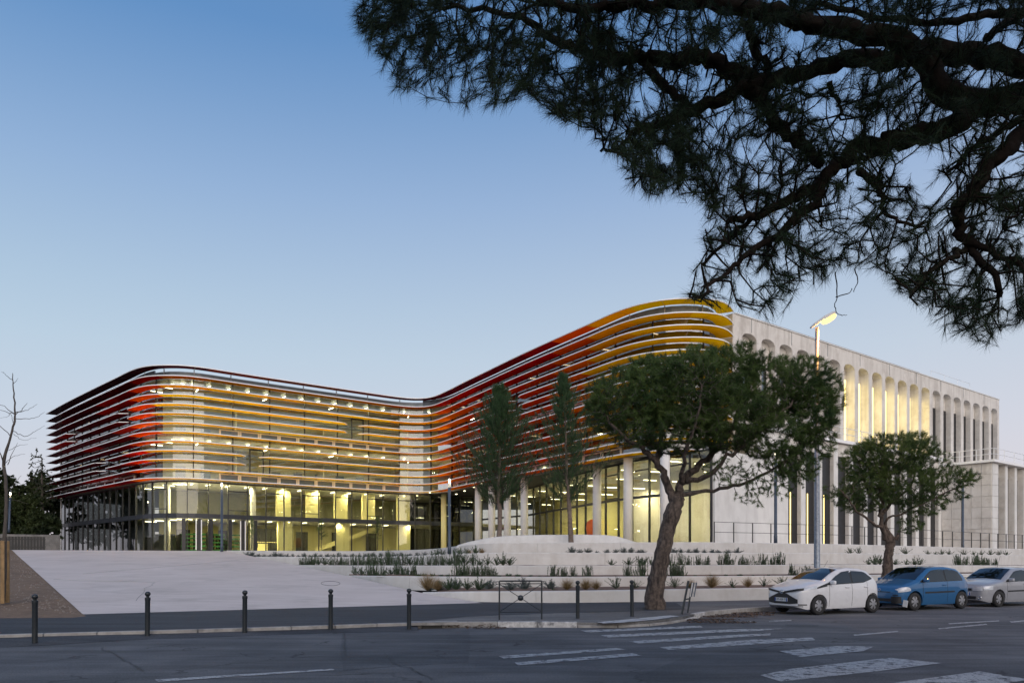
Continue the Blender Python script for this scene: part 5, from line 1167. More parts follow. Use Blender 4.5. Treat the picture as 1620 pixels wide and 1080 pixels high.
# two young conical pines
def conifer(label, u, vb, vt, Y, half, lo, n, seed, lean=0):
    global rng
    rng = np.random.default_rng(seed)
    b = at(u, vb, Y); b.z -= .25; top = at(u+lean, vt, Y); H = top.z-b.z; t = thing('young_pine', label, 'tree', b, group='young conical pines')
    mb = MB(); sk = []; pts = [b.lerp(top, f)+Vector((random.uniform(-.04, .04), 0, 0)) for f in np.linspace(0, 1, 8)]; limb(mb, pts, .17, .02, 9, .008, sk); mb.build('trunk', surf('young_pine_bark', (.10, .075, .06), (.19, .15, .125), 8, .9, bump=.6, bscale=14), t, True)
    bm_ = MB(); T = []; D = []
    for k in range(n):
        f = lo+(1-lo)*(k/(n-1))**.9; z = b.z+H*f; a = rng.uniform(0, 6.28); env = np.interp((f-lo)/(1-lo), [0, .12, .35, .7, 1], [.55, 1, .95, .5, .08])*half; L_ = env*rng.uniform(.35, 1.25)
        c = Vector(b).lerp(top, f); d = Vector((math.cos(a), math.sin(a), 0)); p = [c, c+d*L_*.5+Vector((0, 0, .10*L_)), c+d*L_+Vector((0, 0, .62*L_))]; q = limb(bm_, p, .028*(1.2-f), .007, 4, .01)
        for s_, pp in enumerate(q[4:]):
            ff = (s_+4)/len(q); T.append(pp+Vector(rng.normal(size=3))*.05); D.append((d.x*.35, d.y*.35, .9))
            for _ in range(2):
                sd = Vector((-d.y, d.x, 0))*rng.uniform(-.36, .36)*ff; T.append(pp+sd+Vector((0, 0, rng.uniform(0, .22)))); D.append((d.x*.35+sd.x, d.y*.35+sd.y, .9))
    bm_.build('branches', M['twig'], t)
    T = np.array([tuple(p) for p in T]); D = np.array(D); V = needle_arr(T, D, 34, .12, .010, (10, 42), .30); tri_obj('crown', V, M['needlef'], t, b)
conifer('dense young conical pine, the left one growing from the white bench mound', 790, 846, 612, 48.6, 2.65, .23, 360, 3)
conifer('sparser young conical pine with bare lower trunk, right of the dense one', 903, 858, 593, 46.6, 2.35, .27, 190, 5, -12)
# saplings before the front wing
def sapling(u, vb, vt, Y, half, label, seed):
    global rng
    rng = np.random.default_rng(seed); b = at(u, vb, Y); top = at(u, vt, Y); t = thing('sapling', label, 'tree', b, group='thin saplings before the glass')
    mb = MB(); mb.tube([b, b.lerp(top, .5)+Vector((.03, 0, 0)), top], [.035, .025, .01], 6); mb.build('trunk', M['twig'], t, True); T = []; D = []
    for k in range(44):
        f = rng.uniform(.32, 1); a = rng.uniform(0, 6.28); d = np.array([math.cos(a), math.sin(a), rng.uniform(.2, .9)]); r = half*rng.uniform(.2, 1)*(1.15-f); T.append(np.array(b.lerp(top, f))+d*r); D.append(d)
    tri_obj('crown', needle_arr(T, D, 34, .14, .013, (15, 85), .3), M['needle'], t, b)
sapling(398, 869, 817, 57.6, .75, 'thin sapling with a tufted top behind the ramp corner', 1); sapling(508, 869, 822, 56.3, .8, 'thin sapling left of the yellow staircase', 2); sapling(597, 869, 817, 54.5, .75, 'thin sapling right of the yellow staircase', 3)
# bare young tree in the stakes
rng = np.random.default_rng(11)
b = Vector((-15.95, 23.75, .4)); Yt = 23.7
t = thing('bare_tree', 'leafless young tree with thin spreading branches at the left edge', 'tree', b); mb = MB(); sk = []
limb(mb, [b, at(7, 900, Yt), at(9, 820, Yt), at(10, 770, Yt), at(6, 730, Yt), at(14, 700, Yt), at(22, 670, Yt), at(24, 650, Yt), at(21, 615, Yt), at(20, 590, Yt)], 0, 0, 8, .008, sk, [.075, .065, .055, .05, .05, .035, .03, .026, .017, .008])
mb.build('trunk', M['twig'], t, True); br = MB()
for px, r in (([(20, 601), (8, 592), (2, 588)], .01), ([(21, 607), (29, 598)], .009), ([(24, 655), (36, 647), (43, 637)], .014), ([(25, 652), (45, 648), (59, 639)], .011), ([(25, 662), (45, 662), (62, 657), (70, 651)], .011), ([(23, 655), (10, 645), (-12, 632)], .014), ([(23, 654), (5, 650), (-15, 643)], .012),
              ([(22, 682), (40, 690), (55, 682), (71, 673)], .011), ([(18, 690), (-2, 672), (-20, 660)], .014), ([(22, 686), (34, 695), (58, 692)], .008), ([(7, 735), (0, 715), (-3, 690), (-2, 672)], .02), ([(9, 732), (20, 722), (40, 718)], .010), ([(14, 712), (30, 705), (44, 702)], .008), ([(12, 735), (28, 700)], .012), ([(20, 668), (18, 655), (10, 660), (-10, 664)], .008), ([(9, 795), (20, 790), (45, 797)], .012), ([(9, 780), (26, 760), (34, 752)], .01)):
    limb(br, [at(u, v, Yt+random.uniform(-.1, .1)+.25*i*random.choice([-1, 1])) for i, (u, v) in enumerate(px)], r, r*.3, 5, .012)
br.build('branches', M['twig'], t, True)
# woods at the far left
rng = np.random.default_rng(21)
def bushy(name, label, u, vb, vt, Y, wpx, n, leaf, seed, cards=.22, bare=False, lm_=None):
    global rng
    rng = np.random.default_rng(seed); b = at(u, vb, Y); b.z = 2.3; top = at(u, vt, Y); H = top.z-b.z; W_ = wpx/FP*Y
    t = thing(name, label, 'tree', b, group='trees of the dark wood at the left'); sk = []; mb = MB()
    limb(mb, [b, b+Vector((.1, 0, H*.3)), b+Vector((0, 0, H*.6)), b+Vector((0, 0, H*.85))], .22, .05, 8, .04, sk); mb.build('trunk', M['barkd'] if not bare else M['twig'], t, True)
    cs = [(((b.x+rng.uniform(-.6, .6)*W_), b.y+rng.uniform(-.5, .5)*W_, b.z+H*rng.uniform(.25, .8)), (W_*rng.uniform(.3, .5), W_*.4, H*rng.uniform(.12, .22))) for _ in range(9)]
    T = in_ell(cs, n); segs, T, D = grow(sk, T, .9, .12, .045, .008); V, F = twig_mesh(segs); link('branches', np_mesh('branches', V-np.array(b), F, M['barkd'] if not bare else M['twig']), t)
    tri_obj('crown', needle_arr(T, D, leaf, cards*1.4, cards, (10, 100), .7), lm_ or M['leafd'], t, b)
k = 0
for u, vt, Y, w_, n in ((-40, 700, 86, 60, 420), (10, 742, 88, 50, 420), (48, 722, 92, 42, 420), (75, 735, 96, 40, 420), (30, 760, 80, 46, 480), (100, 745, 104, 46, 380), (-90, 690, 80, 60, 360)):
    bushy('dark_tree', ['dense dark tree of the wood beyond the left frame edge', 'dark tree of the wood behind the glowing left lamp', 'taller dark tree rising behind the fence of boards', 'dark tree touching the ends of the red louvres', 'low dark tree just behind the retaining wall', 'dark tree mostly behind the building at its left end', 'far dark tree on the outer left of the wood'][k], u, 850, vt, Y, w_, n, 26, 40+k, .26); k += 1
bushy('thin_topped_tree', 'tall thin leaved tree showing sky through its twigs beside the louvre ends', 66, 850, 696, 84, 26, 260, 5, 60, .14, True)
bushy('dark_tree', 'dark bush filling the foot of the wood by the building corner', 62, 860, 800, 77, 36, 420, 26, 66, .24); bushy('dark_tree', 'dark bush at the foot of the wood behind the left lamp', 15, 860, 800, 79, 40, 420, 26, 67, .24)

# ---------------------------------------------------------------- overhanging pine close to the camera
rng = np.random.default_rng(5); random.seed(5)
TBs = Vector((9.6, 8.4, .0))
big = thing('overhanging_pine', 'dark umbrella pine whose long limbs hang over the street at the upper right', 'tree', TBs)
sk = []; mb = MB(); zt = 6.0
limb(mb, [TBs+Vector((0, 0, -.1)), TBs+Vector((.1, 0, 2)), TBs+Vector((-.1, 0, 4.2)), Vector((9.2, 8.2, 6.0)), Vector((8.9, 8.1, 7.5))], 0, 0, 14, .03, None, [.42, .34, .30, .28, .22]); mb.build('trunk', M['barkd'], big, True)
J = Vector((8.2, 8.0, 6.2))
LIMBS = [  # pixel polylines with distance, start radius px, end radius px
 ([(1720, 165, 8.1), (1620, 157, 8.0), (1560, 160, 7.9), (1497, 152, 7.8), (1460, 95, 7.8), (1383, 57, 7.7), (1300, 40, 7.6), (1247, 30, 7.5), (1163, 8, 7.4), (1090, 2, 7.3), (1000, 8, 7.3), (930, 12, 7.2), (850, 4, 7.2)], 25, 5),
 ([(1720, 125, 8.4), (1620, 103, 8.3), (1560, 90, 8.2), (1480, 85, 8.1), (1420, 92, 8.1), (1350, 95, 8.0), (1280, 112, 7.9), (1213, 130, 7.8), (1147, 152, 7.7), (1080, 182, 7.6), (1053, 195, 7.6), (1010, 205, 7.5)], 22, 5),
 ([(1213, 133, 7.8), (1160, 115, 7.9), (1115, 92, 8.0), (1060, 97, 8.0), (1007, 92, 8.0), (940, 83, 8.1), (895, 72, 8.1), (868, 60, 8.1), (836, 34, 8.1), (780, 18, 8.2), (700, 15, 8.2)], 15, 3),
 ([(1540, 165, 7.9), (1513, 193, 7.8), (1460, 212, 7.7), (1413, 227, 7.6), (1370, 230, 7.6), (1325, 258, 7.5), (1297, 290, 7.4), (1250, 315, 7.3), (1195, 338, 7.2), (1150, 352, 7.2)], 18, 4),
 ([(1180, 143, 7.8), (1210, 165, 7.7), (1230, 195, 7.6), (1262, 222, 7.5), (1300, 262, 7.4)], 11, 8), ([(1020, 108, 8.0), (1048, 135, 7.9), (1085, 168, 7.8)], 8, 7),
 ([(1650, 190, 7.4), (1620, 210, 7.3), (1580, 247, 7.2), (1545, 288, 7.2), (1519, 330, 7.1), (1520, 355, 7.1), (1530, 382, 7.1), (1560, 420, 7.0), (1580, 470, 7.0)], 13, 4), ([(1620, 190, 7.8), (1580, 210, 7.7), (1530, 245, 7.7), (1497, 275, 7.6)], 7, 2),
 ([(1297, 290, 7.4), (1290, 320, 7.3), (1230, 370, 7.1), (1190, 400, 7.0), (1150, 430, 6.9), (1110, 470, 6.8)], 8, 2), ([(1360, 272, 7.4), (1385, 290, 7.3), (1395, 320, 7.2), (1402, 340, 7.2), (1450, 360, 7.1)], 6, 2),
 ([(1330, 260, 7.5), (1360, 250, 7.8), (1400, 235, 8.0)], 6, 3), ([(1183, 40, 7.6), (1195, 75, 7.8), (1215, 110, 7.8)], 7, 6), ([(1312, 130, 7.9), (1325, 160, 8.0), (1330, 190, 8.0)], 5, 2),
 ([(1620, 20, 8.6), (1570, 20, 8.6), (1500, 35, 8.5), (1400, 30, 8.5), (1290, 5, 8.6)], 8, 4), ([(1560, 60, 8.4), (1600, 30, 8.5), (1640, 5, 8.6)], 7, 6), ([(1533, 385, 7.1), (1500, 410, 7.0), (1460, 440, 6.9), (1440, 470, 6.8)], 5, 2), ([(1533, 385, 7.1), (1570, 395, 7.0), (1620, 430, 6.9)], 6, 3), ([(1195, 338, 7.2), (1150, 380, 7.4), (1110, 420, 7.5)], 4, 2), ([(1010, 205, 7.5), (980, 235, 7.4), (950, 240, 7.4)], 4, 2)]
for px, ra, rb in LIMBS:
    pts = [at(u, v, Y) for u, v, Y in px]
    if px[0][0] >= 1700: pts = [Vector((8.95, 8.15, 6.9 if px[0][1] > 150 else 7.1))]+pts
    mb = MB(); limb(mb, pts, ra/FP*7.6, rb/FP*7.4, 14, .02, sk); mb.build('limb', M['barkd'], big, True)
# crown outline in the plane of the limbs; tufts fill it in depth
OUTL = [(552, -60), (553, 25), (575, 62), (590, 100), (628, 150), (680, 165), (700, 160), (760, 178), (835, 150), (870, 190), (930, 215), (965, 245), (985, 290), (1030, 312), (1080, 315), (1110, 345), (1112, 390), (1090, 435), (1085, 475), (1130, 492), (1190, 498), (1215, 505), (1240, 495), (1260, 462), (1300, 450), (1325, 425), (1370, 425), (1400, 438), (1425, 470), (1470, 500), (1490, 525), (1560, 548), (1600, 520), (1700, 480), (1760, 300), (1760, -60)]
def inside_poly(x, y):
    c = False; n = len(OUTL); j = n-1
    for i in range(n):
        xi, yi = OUTL[i]; xj, yj = OUTL[j]
        if ((yi > y) != (yj > y)) and (x < (xj-xi)*(y-yi)/(yj-yi)+xi): c = not c
        j = i
    return c
HOLES = [(1440, 262, 42, 30), (1475, 300, 35, 25), (1255, 65, 34, 12), (1330, 195, 26, 24), (1120, 95, 22, 20), (1590, 250, 28, 24), (1100, 335, 12, 20), (1300, 170, 35, 18), (1545, 120, 28, 8), (1400, 205, 22, 12), (1140, 410, 26, 16), (1180, 455, 22, 16), (890, 100, 26, 14), (1010, 150, 30, 12), (1420, 50, 14, 8), (1480, 240, 26, 14), (960, 40, 22, 10), (1080, 60, 26, 12), (760, 60, 20, 10), (1180, 240, 22, 18), (1350, 330, 26, 16), (1240, 420, 24, 14), (1500, 430, 24, 18), (1420, 400, 18, 16), (1050, 250, 18, 14), (820, 110, 18, 10), (1590, 470, 20, 20), (660, 120, 16, 8)]
T = []; clumps = []
while len(clumps) < 420:
    u, v = rng.uniform(545, 1700), rng.uniform(-50, 560)
    if inside_poly(u, v): clumps.append((u, v, rng.uniform(6.6, 8.6)))
while len(T) < 7600:
    u, v, Y = clumps[rng.integers(len(clumps))] if rng.random() < .66 else (rng.uniform(545, 1700), rng.uniform(-50, 560), rng.uniform(6.5, 8.7))
    u += rng.normal()*20; v += rng.normal()*15; Y += rng.normal()*.25
    if not inside_poly(u, v): continue
    if any(((u-a)/p)**2+((v-b_)/q)**2 < 1 and rng.random() < .9 for a, b_, p, q in HOLES): continue
    dens = 1 if u < 1100 else .75 if v < 330 else .72
    if rng.random() > dens: continue
    T.append(tuple(at(u, v, Y)))
T = np.array(T)
segs, T, D = grow(sk, T, .22, .022, .011, .0028); V, F = twig_mesh(segs, 4); link('twigs', np_mesh('twigs', V-np.array(TBs), F, M['barkd']), big)
Dn = D/np.linalg.norm(D, axis=1, keepdims=True); Dn[:, 2] -= .22; Dn[:, 0] -= .22
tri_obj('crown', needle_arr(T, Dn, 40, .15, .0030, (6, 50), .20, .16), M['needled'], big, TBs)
# unseen rest of the crown, above and behind the camera, added to shade limbs
up = []
while len(up) < 2600:
    p = np.array([rng.uniform(-3, 15), rng.uniform(-6, 9.5), rng.uniform(6.6, 9.6)])
    if (VH-(p[2]-CZ)/max(p[1], .3)*FP) < -50 or p[1] < .5: up.append(p)
up = np.array(up); dd_ = rng.normal(size=up.shape); tri_obj('shade_crown', needle_arr(up, dd_, 40, .30, .03, (5, 90), .3), M['needled'], big, TBs); bpy.data.objects['shade_crown']['kind'] = 'stuff'
# bare hanging twigs
hb = MB()
for px in ([(1322, 430), (1325, 460), (1321, 485), (1327, 497), (1340, 498)], [(1322, 470), (1345, 462), (1347, 456)], [(1352, 425), (1356, 445), (1351, 462)]):
    limb(hb, [at(u, v, 6.9) for u, v in px], .006, .003, 4, .004)
hb.build('bare_twigs', M['barkd'], big)

# ---------------------------------------------------------------- cars
def car(name, label, loc, col, L_, W_, H, wb, fo, wr, prof, zwin, wscreen, rearx, style):
    t = thing(name, label, 'car', loc, math.atan2(RD.y, RD.x)); hw = W_/2; px, pz = zip(*prof)
    zt = lambda x: float(np.interp(x, px, pz)); zb = lambda x: float(np.interp(x, [0, .25, L_-.3, L_], [.25, .17, .19, .30]))
    WX, WV = [0, .025, .07, .15, .3, .5, .8, L_*.5, L_-.7, L_-.35, L_-.15, L_-.05, L_], [.60, .73, .82, .895, .95, .98, .995, 1, .985, .95, .885, .80, .70]
    Wp = lambda x: float(np.interp(x, WX, WV)); hh = lambda z: float(np.interp(z, [.15, .25, .5, .72, .92, 1.15, H-.06, H], [.93, .965, 1, 1, .975, .89, .80, .74]))
    def ys(x, z):
        f = (z-zb(x))/(zt(x)-zb(x)); r = 1 if f < .9 else 1-.10*((f-.9)/.1)**2; return hw*Wp(x)*hh(z)*r
    xs = sorted(set([0, .012, .03, .06, .1, .15, .22]+list(np.linspace(.3, L_-.3, 44))+[L_-.22, L_-.15, L_-.09, L_-.05, L_-.02, L_])); K_ = 16; V = []; F = []; ring = []
    for x in xs:
        side = []
        for k in range(K_+1):
            f = k/K_; z = zb(x)+(zt(x)-zb(x))*f; side.append((ys(x, z), z))
        yt, ztt = side[-1]; cr = .035 if zt(x) > 1.0 else .045
        topp = [(yt*q, ztt+cr*(1-q*q)) for q in (.85, .6, .3)]
        half = [(0, zb(x))]+side+topp+[(0, ztt+cr)]
        full = [(-y, z) for y, z in half]+[(y, z) for y, z in half[-2:0:-1]]
        b0 = len(V); V += [(x, y, z) for y, z in full]; ring.append((b0, len(full)))
    n = ring[0][1]
    for (a, _), (b, _) in zip(ring, ring[1:]):
        for k in range(n): k2 = (k+1) % n; F.append((a+k, b+k, b+k2, a+k2))
    F.append(tuple(ring[0][0]+k for k in range(n))); F.append(tuple(ring[-1][0]+k for k in range(n))[::-1])
    body = MB().add(V, F).build('body', col, t, local=True)
    bm = bmesh.new(); bm.from_mesh(body.data); bmesh.ops.recalc_face_normals(bm, faces=bm.faces); bm.to_mesh(body.data); bm.free()
    wx = (fo, fo+wb); cut = MB()
    for x in wx:
        for s in (-1, 1):
            b0 = len(cut.v); nn = 28; R_ = wr+.055
            for yy in (s*(hw-.22), s*(hw+.3)):
                for k in range(nn): a = 2*math.pi*k/nn; cut.v.append((x+R_*math.cos(a), yy, wr+R_*math.sin(a)))
            for k in range(nn): k2 = (k+1) % nn; cut.f.append((b0+k, b0+k2, b0+nn+k2, b0+nn+k))
            cut.f.append(tuple(b0+k for k in range(nn))); cut.f.append(tuple(b0+nn+k for k in range(nn))[::-1])
    cm = cut.mesh('cut'); bm = bmesh.new(); bm.from_mesh(cm); bmesh.ops.recalc_face_normals(bm, faces=bm.faces); bm.to_mesh(cm); bm.free()
    co_ = bpy.data.objects.new('cut', cm); C.objects.link(co_); co_.parent = t
    md = body.modifiers.new('b', 'BOOLEAN'); md.object = co_; md.operation = 'DIFFERENCE'; md.solver = 'EXACT'
    bpy.context.view_layer.update(); dg = bpy.context.evaluated_depsgraph_get(); nm = bpy.data.meshes.new_from_object(body.evaluated_get(dg)); body.modifiers.clear(); body.data = nm; bpy.data.objects.remove(co_); sharp(body, 28)
    def pside(nm_, m, x0, x1, lo, hi, s=-1, off=.006, nx=14, nz=5):
        V = []; F = []
        for i in range(nx+1):
            x = x0+(x1-x0)*i/nx; a, b = lo(x), hi(x)
            for j in range(nz+1): z = a+(b-a)*j/nz; V.append((x, s*(ys(x, z)+off), z))
        for i in range(nx):
            for j in range(nz): F.append((i*(nz+1)+j, (i+1)*(nz+1)+j, (i+1)*(nz+1)+j+1, i*(nz+1)+j+1))
        return MB().add(V, F).build(nm_, m, t, True, True)
    def xf(y, z): return float(np.interp(abs(y)/(hw*hh(z)), WV[:8], WX[:8]))
    def pfront(nm_, m, y0, y1, lo, hi, off=.008, ny=18, nz=5):
        V = []; F = []
        for i in range(ny+1):
            y = y0+(y1-y0)*i/ny; a, b = lo(y), hi(y)
            for j in range(nz+1): z = a+(b-a)*j/nz; V.append((xf(y, z)-off, y, z))
        for i in range(ny):
            for j in range(nz): F.append((i*(nz+1)+j, (i+1)*(nz+1)+j, (i+1)*(nz+1)+j+1, i*(nz+1)+j+1))
        return MB().add(V, F).build(nm_, m, t, True, True)
    def ptop(nm_, m, x0, x1, q, off=.006, taper=.0):
        V = []; F = []; nx, ny = 12, 12
        for i in range(nx+1):
            x = x0+(x1-x0)*i/nx; cr = .035 if zt(x) > 1.0 else .045; yt = ys(x, zt(x))
            for j in range(ny+1): f = (2*j/ny-1)*q; V.append((x-off*.6, yt*f, zt(x)+cr*(1-f*f)+off))
        for i in range(nx):
            for j in range(ny): F.append((i*(ny+1)+j, (i+1)*(ny+1)+j, (i+1)*(ny+1)+j+1, i*(ny+1)+j+1))
        return MB().add(V, F).build(nm_, m, t, True, True)
    ptop('windscreen', M['carglass'], wscreen[0], wscreen[1], .93)
    ptop('rear_window', M['carglass'], rearx[0], rearx[1], .86)
    lo, hi, x0, x1, xp = zwin
    for s in (-1, 1):
        pside('side_window', M['carglass'], x0, xp-.04, lambda x: lo(x), lambda x: max(lo(x)+.005, hi(x)), s); pside('side_window', M['carglass'], xp+.04, x1, lambda x: lo(x), lambda x: max(lo(x)+.005, hi(x)), s)
        pside('window_trim', M['trim'], x0-.07, x1+.06, lambda x: lo(x)-.022, lambda x: max(lo(x)+.01, hi(x)+.02), s, .002)
        for x in style['doors']:
            m = MB(); zz = [(.24+(hi(x)-.0-.24 if False else lo(x)-.03-.24)*k/8) for k in range(9)]; m.tube([(x+(.0), s*(ys(x, z)+.001), z) for z in zz], .005, 4); m.build('door_gap', M['trim'], t, local=True)
        for x in style['handles']:
            z = style.get('hz', .84); m = MB(); m.box((x, s*(ys(x, z)+.018), z), (.16, .03, .028)); bevel(m.build('door_handle', style.get('hm', col), t, local=True), .008)
        mx_ = x0+.10; m = MB(); m.box((mx_, s*(ys(mx_, .98)+.10), lo(mx_)+.05), (.11, .2, .13)); bevel(m.build('wing_mirror', style.get('mm', col), t, local=True), .04, 3)
        if style.get('strip'): pside('side_strip', M['trim'], fo+wr+.16, fo+wb-wr-.12, lambda x: style['strip']+.012*x, lambda x: style['strip']+.05+.012*x, s, .012)
    style['front'](pside, pfront, ys, t, xf)
    if style.get('screen_dash'): pass
    # dark seats and dash inside are hidden by the tinted glass; wheels
    for x in wx:
        for s in (-1, 1):
            wroot = None; m = MB(); nn = 28; pr = [(wr*.62, -.09), (wr*.9, -.1), (wr*.985, -.07), (wr, 0), (wr*.985, .07), (wr*.9, .1), (wr*.62, .09)]; b0 = 0
            for r_, yy in pr:
                for k in range(nn): a = 2*math.pi*k/nn; m.v.append((x+r_*math.cos(a), s*(hw-.105)+yy, wr+r_*math.sin(a)))
            for i in range(len(pr)-1):
                for k in range(nn): k2 = (k+1) % nn; m.f.append((i*nn+k, i*nn+k2, (i+1)*nn+k2, (i+1)*nn+k))
            wroot = m.build('wheel', M['tyre'], t, True, True); yo = s*(hw-.022)
            m = MB(); m.v = [(x, yo+s*.004, wr)]+[(x+wr*.66*math.cos(2*math.pi*k/nn), yo-s*.02, wr+wr*.66*math.sin(2*math.pi*k/nn)) for k in range(nn)]; m.f = [(0, 1+k, 1+(k+1) % nn) for k in range(nn)]; m.build('wheel_cover', M['rim'], wroot, True, True)
            m = MB(); ns = style.get('spokes', 6)
            for k in range(ns):
                a = 2*math.pi*(k+.5)/ns; r1, r2 = wr*.27, wr*.58; w1, w2 = .10, .24
                m.add([(x+r*math.cos(a+q), yo+s*(.006 if r < .5*wr else -.008), wr+r*math.sin(a+q)) for r, q in ((r1, -w1), (r1, w1), (r2, w2*.8), (r2, -w2*.8))], [(0, 1, 2, 3)])
            m.build('cover_slots', M['trim'], wroot, False, True)
    MB().box((L_/2, 0, .26), (L_-.7, W_-.5, .16)).build('underbody', M['trim'], t, local=True)
    return t
def plate(t, xf, y, z, txt, tilt=0):
    x = xf(y, z)-.03; p = MB().box((x, y, z), (.012, .52, .11)).build('number_plate', M['platew'], t, local=True)
    MB().box((x-.007, y+.24, z), (.003, .04, .108)).build('blue_band', M['plateb'], p, local=True); MB().box((x-.007, y-.24, z), (.003, .04, .108)).build('blue_band', M['plateb'], p, local=True)
    if txt:
        c = bpy.data.curves.new('plate_text', 'FONT'); c.body = txt; c.size = .095; c.align_x = 'CENTER'; c.align_y = 'CENTER'; c.extrude = .001; c.materials.append(M['trim'])
        o = bpy.data.objects.new('plate_curve', c); C.objects.link(o); bpy.context.view_layer.update(); pm = bpy.data.meshes.new_from_object(o.evaluated_get(bpy.context.evaluated_depsgraph_get())); bpy.data.objects.remove(o); o = link('plate_text', pm); o.parent = p; o.location = (x-.009, y, z); o.rotation_euler = (R(90), 0, R(-90))
def oval(m, x, y, z, ry, rz, r): m.tube([(x, y+ry*math.cos(a), z+rz*math.sin(a)) for a in np.linspace(0, 2*math.pi, 17)], r, 5, False)
white = paint('white_car_paint', (.62, .63, .65)); blue = paint('blue_car_paint', (.018, .105, .25), .1); silver = paint('silver_car_paint', (.30, .31, .335), .1)
def loc_car(u, v, fo, hw):
    g = gd(u, v, 0).to_2d(); p = g-RD*fo+RN*(hw-.02); return (p.x, p.y, 0)
def f_white(pside, pfront, ys, t, xf):
    pfront('grille', M['trim'], -.60, .60, lambda y: .33+.10*max(0, abs(y)-.30), lambda y: max(.36, .66-.42*max(0, abs(y)-.16)**1.0)+.0, .012)
    pfront('bonnet_band', M['trim'], -.72, .72, lambda y: .64+.16*abs(y), lambda y: .70+.17*abs(y), .010)
    plate(t, xf, 0.02, .46, 'DM-458-TS')
    m = MB(); x = xf(0, .70)-.03; oval(m, x, 0, .70, .072, .048, .009); oval(m, x, 0, .712, .03, .03, .007); oval(m, x, 0, .716, .06, .018, .006); m.build('badge', M['chrome'], t, True, True)
    for s in (-1, 1):
        pside('headlight', M['lens'], .10, .62, lambda x: .735+.10*x, lambda x: .80+.20*x-.11*max(0, x-.35), s, .010, 10, 3)
        pside('black_blade', M['trim'], .60, 1.05, lambda x: .795+.17*(x-.60), lambda x: .835+.30*(x-.60), s, .006, 8, 2)
        pfront('fog_slot', M['trim'], s*.60, s*.74, lambda y: .30, lambda y: .335, .010, 4, 1)
    pfront('lower_lip', M['trim'], -.70, .70, lambda y: .255, lambda y: .275, .008)
W = car('parked_car', 'white hatchback with a black cross shaped nose, parked first at the kerb', loc_car(1296, 972.3, .71, .807), white, 3.455, 1.615, 1.46, 2.34, .71, .29,
    [(0, .60), (.03, .70), (.10, .775), (.3, .86), (.7, .97), (.95, 1.03), (1.35, 1.24), (1.72, 1.385), (2.1, 1.425), (2.6, 1.395), (2.95, 1.32), (3.2, 1.12), (3.38, .90), (3.42, .78), (3.455, .55)],
    (lambda x: .93+.035*(x-1.1)+.22*max(0, x-2.62), lambda x: float(np.interp(x, [1.10, 1.42, 1.75, 2.2, 2.6, 2.85, 3.02], [.935, 1.14, 1.285, 1.335, 1.31, 1.25, 1.06])), 1.10, 3.0, 2.12), (.97, 1.68), (3.0, 3.3),
    dict(front=f_white, doors=(1.13, 2.10, 2.78), handles=(1.88, 2.72), spokes=6, hz=.83))
def f_blue(pside, pfront, ys, t, xf):
    pfront('lower_grille', M['trim'], -.42, .40, lambda y: .30, lambda y: .40, .012); pfront('bonnet_gap', M['trim'], -.4, .4, lambda y: .60, lambda y: .625, .008)
    o = pfront('torn_bumper_hole', M['trim'], -.72, -.44, lambda y: .24, lambda y: .47, .02); o['label'] = 'black hole where the bumper corner is torn open'
    o = MB().box((.20, -.74, .40), (.03, .14, .22), .3).build('hanging_fog_lamp', M['platew'], t, local=True); o.rotation_euler.x = .2
    pfront('bumper_strip', M['trim'], -.66, -.50, lambda y: .50, lambda y: .53, .02)
    for s in (-1, 1): pside('headlight', M['lens'], .05, .46, lambda x: .60+.12*x, lambda x: .60+.12*x+.155*math.sqrt(max(.02, 1-((x-.24)/.24)**2)), s, .012, 12, 4)
    x = xf(0, .68)-.02; m = MB(); m.tube([(x, 0, .62), (x, .05, .68), (x, 0, .74), (x, -.05, .68), (x, 0, .62)], .009, 5, False); m.build('badge', M['chrome'], t, local=True)
Bc = car('parked_car', 'blue hatchback with a torn front bumper, parked between the white and silver cars', loc_car(1448, 965.3, .68, .825), blue, 3.60, 1.65, 1.47, 2.37, .68, .30,
    [(0, .58), (.03, .66), (.10, .74), (.3, .83), (.6, .92), (.85, .99), (1.2, 1.20), (1.55, 1.385), (1.9, 1.435), (2.5, 1.43), (3.0, 1.36), (3.25, 1.20), (3.45, .93), (3.54, .80), (3.60, .55)],
    (lambda x: .95+.02*(x-1.1), lambda x: float(np.interp(x, [1.02, 1.3, 1.6, 2.1, 2.7, 2.98, 3.10], [.955, 1.15, 1.305, 1.35, 1.33, 1.25, 1.04])), 1.02, 3.06, 2.22), (.87, 1.54), (3.08, 3.38),
    dict(front=f_blue, doors=(1.05, 2.28), handles=(2.10,), strip=.55, spokes=6, hz=.83))
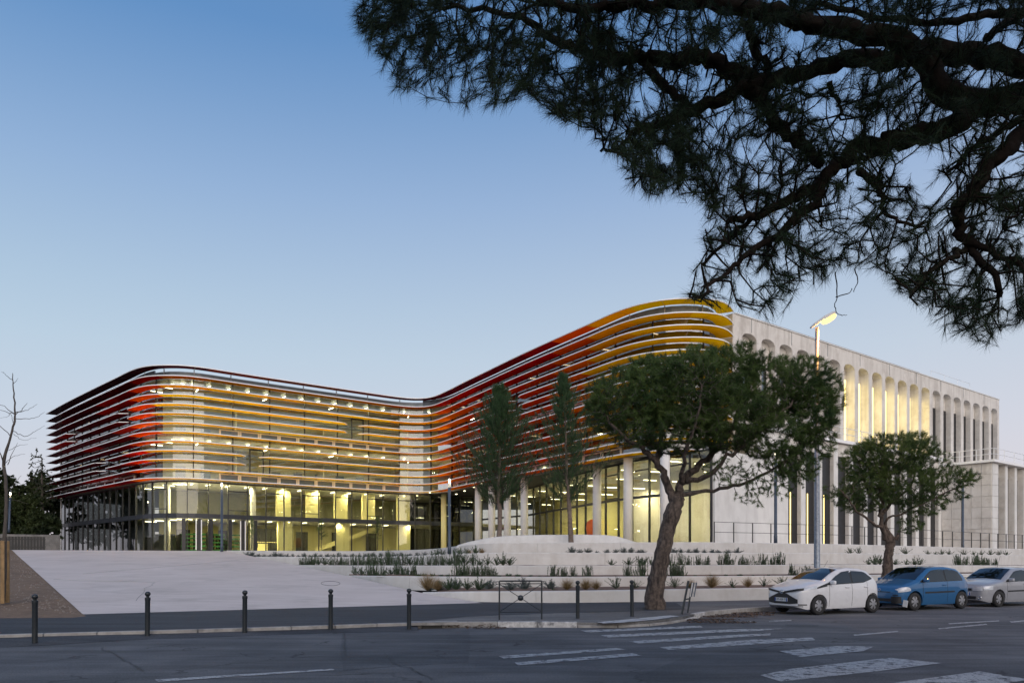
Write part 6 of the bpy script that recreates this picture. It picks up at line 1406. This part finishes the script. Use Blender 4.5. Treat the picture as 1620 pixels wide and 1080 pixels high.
def f_silver(pside, pfront, ys, t, xf):
    pfront('grille', M['trim'], -.30, .30, lambda y: .585, lambda y: .665, .012); pfront('lower_grille', M['trim'], -.46, .46, lambda y: .28, lambda y: .385, .012)
    plate(t, xf, .0, .47, '')
    for s in (-1, 1):
        pfront('headlight', M['lens'], s*.34, s*.66, lambda y: .585, lambda y: .72+.03*(abs(y)-.3), .014, 8, 3); pside('headlight', M['lens'], .08, .42, lambda x: .60+.05*x, lambda x: .745+.03*x, s, .012, 8, 3)
        m = MB(); oval(m, xf(s*.58, .34)-.02, s*.58, .335, .06, .05, .012); m.build('fog_lamp', M['chrome'], t, True, True)
    x = xf(0, .70)-.02; m = MB(); m.tube([(x, 0, .66), (x, .05, .72), (x, 0, .78), (x, -.05, .72), (x, 0, .66)], .009, 5, False); m.build('badge', M['chrome'], t, local=True)
Sc = car('parked_car', 'silver hatchback with amber tinted indicator lamps, rearmost of the three at the kerb', loc_car(1581, 959.6, .76, .82), silver, 3.80, 1.64, 1.42, 2.47, .76, .29,
    [(0, .60), (.03, .68), (.10, .75), (.4, .84), (.8, .91), (1.05, .95), (1.4, 1.16), (1.78, 1.345), (2.1, 1.385), (2.7, 1.38), (3.15, 1.32), (3.45, 1.05), (3.66, .90), (3.74, .80), (3.80, .55)],
    (lambda x: .91+.015*(x-1.2), lambda x: float(np.interp(x, [1.22, 1.5, 1.8, 2.3, 2.8, 3.08, 3.25], [.915, 1.10, 1.26, 1.30, 1.29, 1.22, .98])), 1.22, 3.2, 2.35), (1.07, 1.76), (3.2, 3.5),
    dict(front=f_silver, doors=(1.2, 2.42), handles=(2.2,), strip=.52, spokes=5, hz=.80))
for o in list(bpy.data.objects):
    if o.get('label', '').startswith('silver hatchback'): o['label'] = 'silver grey hatchback with an oval lamp in its bumper, rearmost of the three parked cars'
# aerials
for c_, x, h, y in ((W, 1.75, .22, 0), (Bc, 1.75, .40, 0), (Sc, 1.9, .42, 0)):
    z = {W: 1.44, Bc: 1.455, Sc: 1.41}[c_]; MB().tube([(x, y, z), (x+.18, y, z+h)], .005, 5).build('aerial', M['trim'], c_, local=True)
# hills behind the camera, which the glass reflects
rng = np.random.default_rng(9); V = []; F = []; n = 60
for i in range(n+1):
    a = math.pi*(1.0+i/n)+0; r = 420; x, y = r*math.cos(a)*1.4, r*math.sin(a); h = 14+16*abs(math.sin(i*.31)+.5*math.sin(i*.83+1))
    V += [(x, y, -2), (x*.98, y*.98, h), (x*1.5, y*1.5, -2)]
for i in range(n): F += [(3*i, 3*i+3, 3*i+4, 3*i+1), (3*i+1, 3*i+4, 3*i+5, 3*i+2)]
MB().add(V, F).build('hills', M['hill'])['kind'] = 'structure'
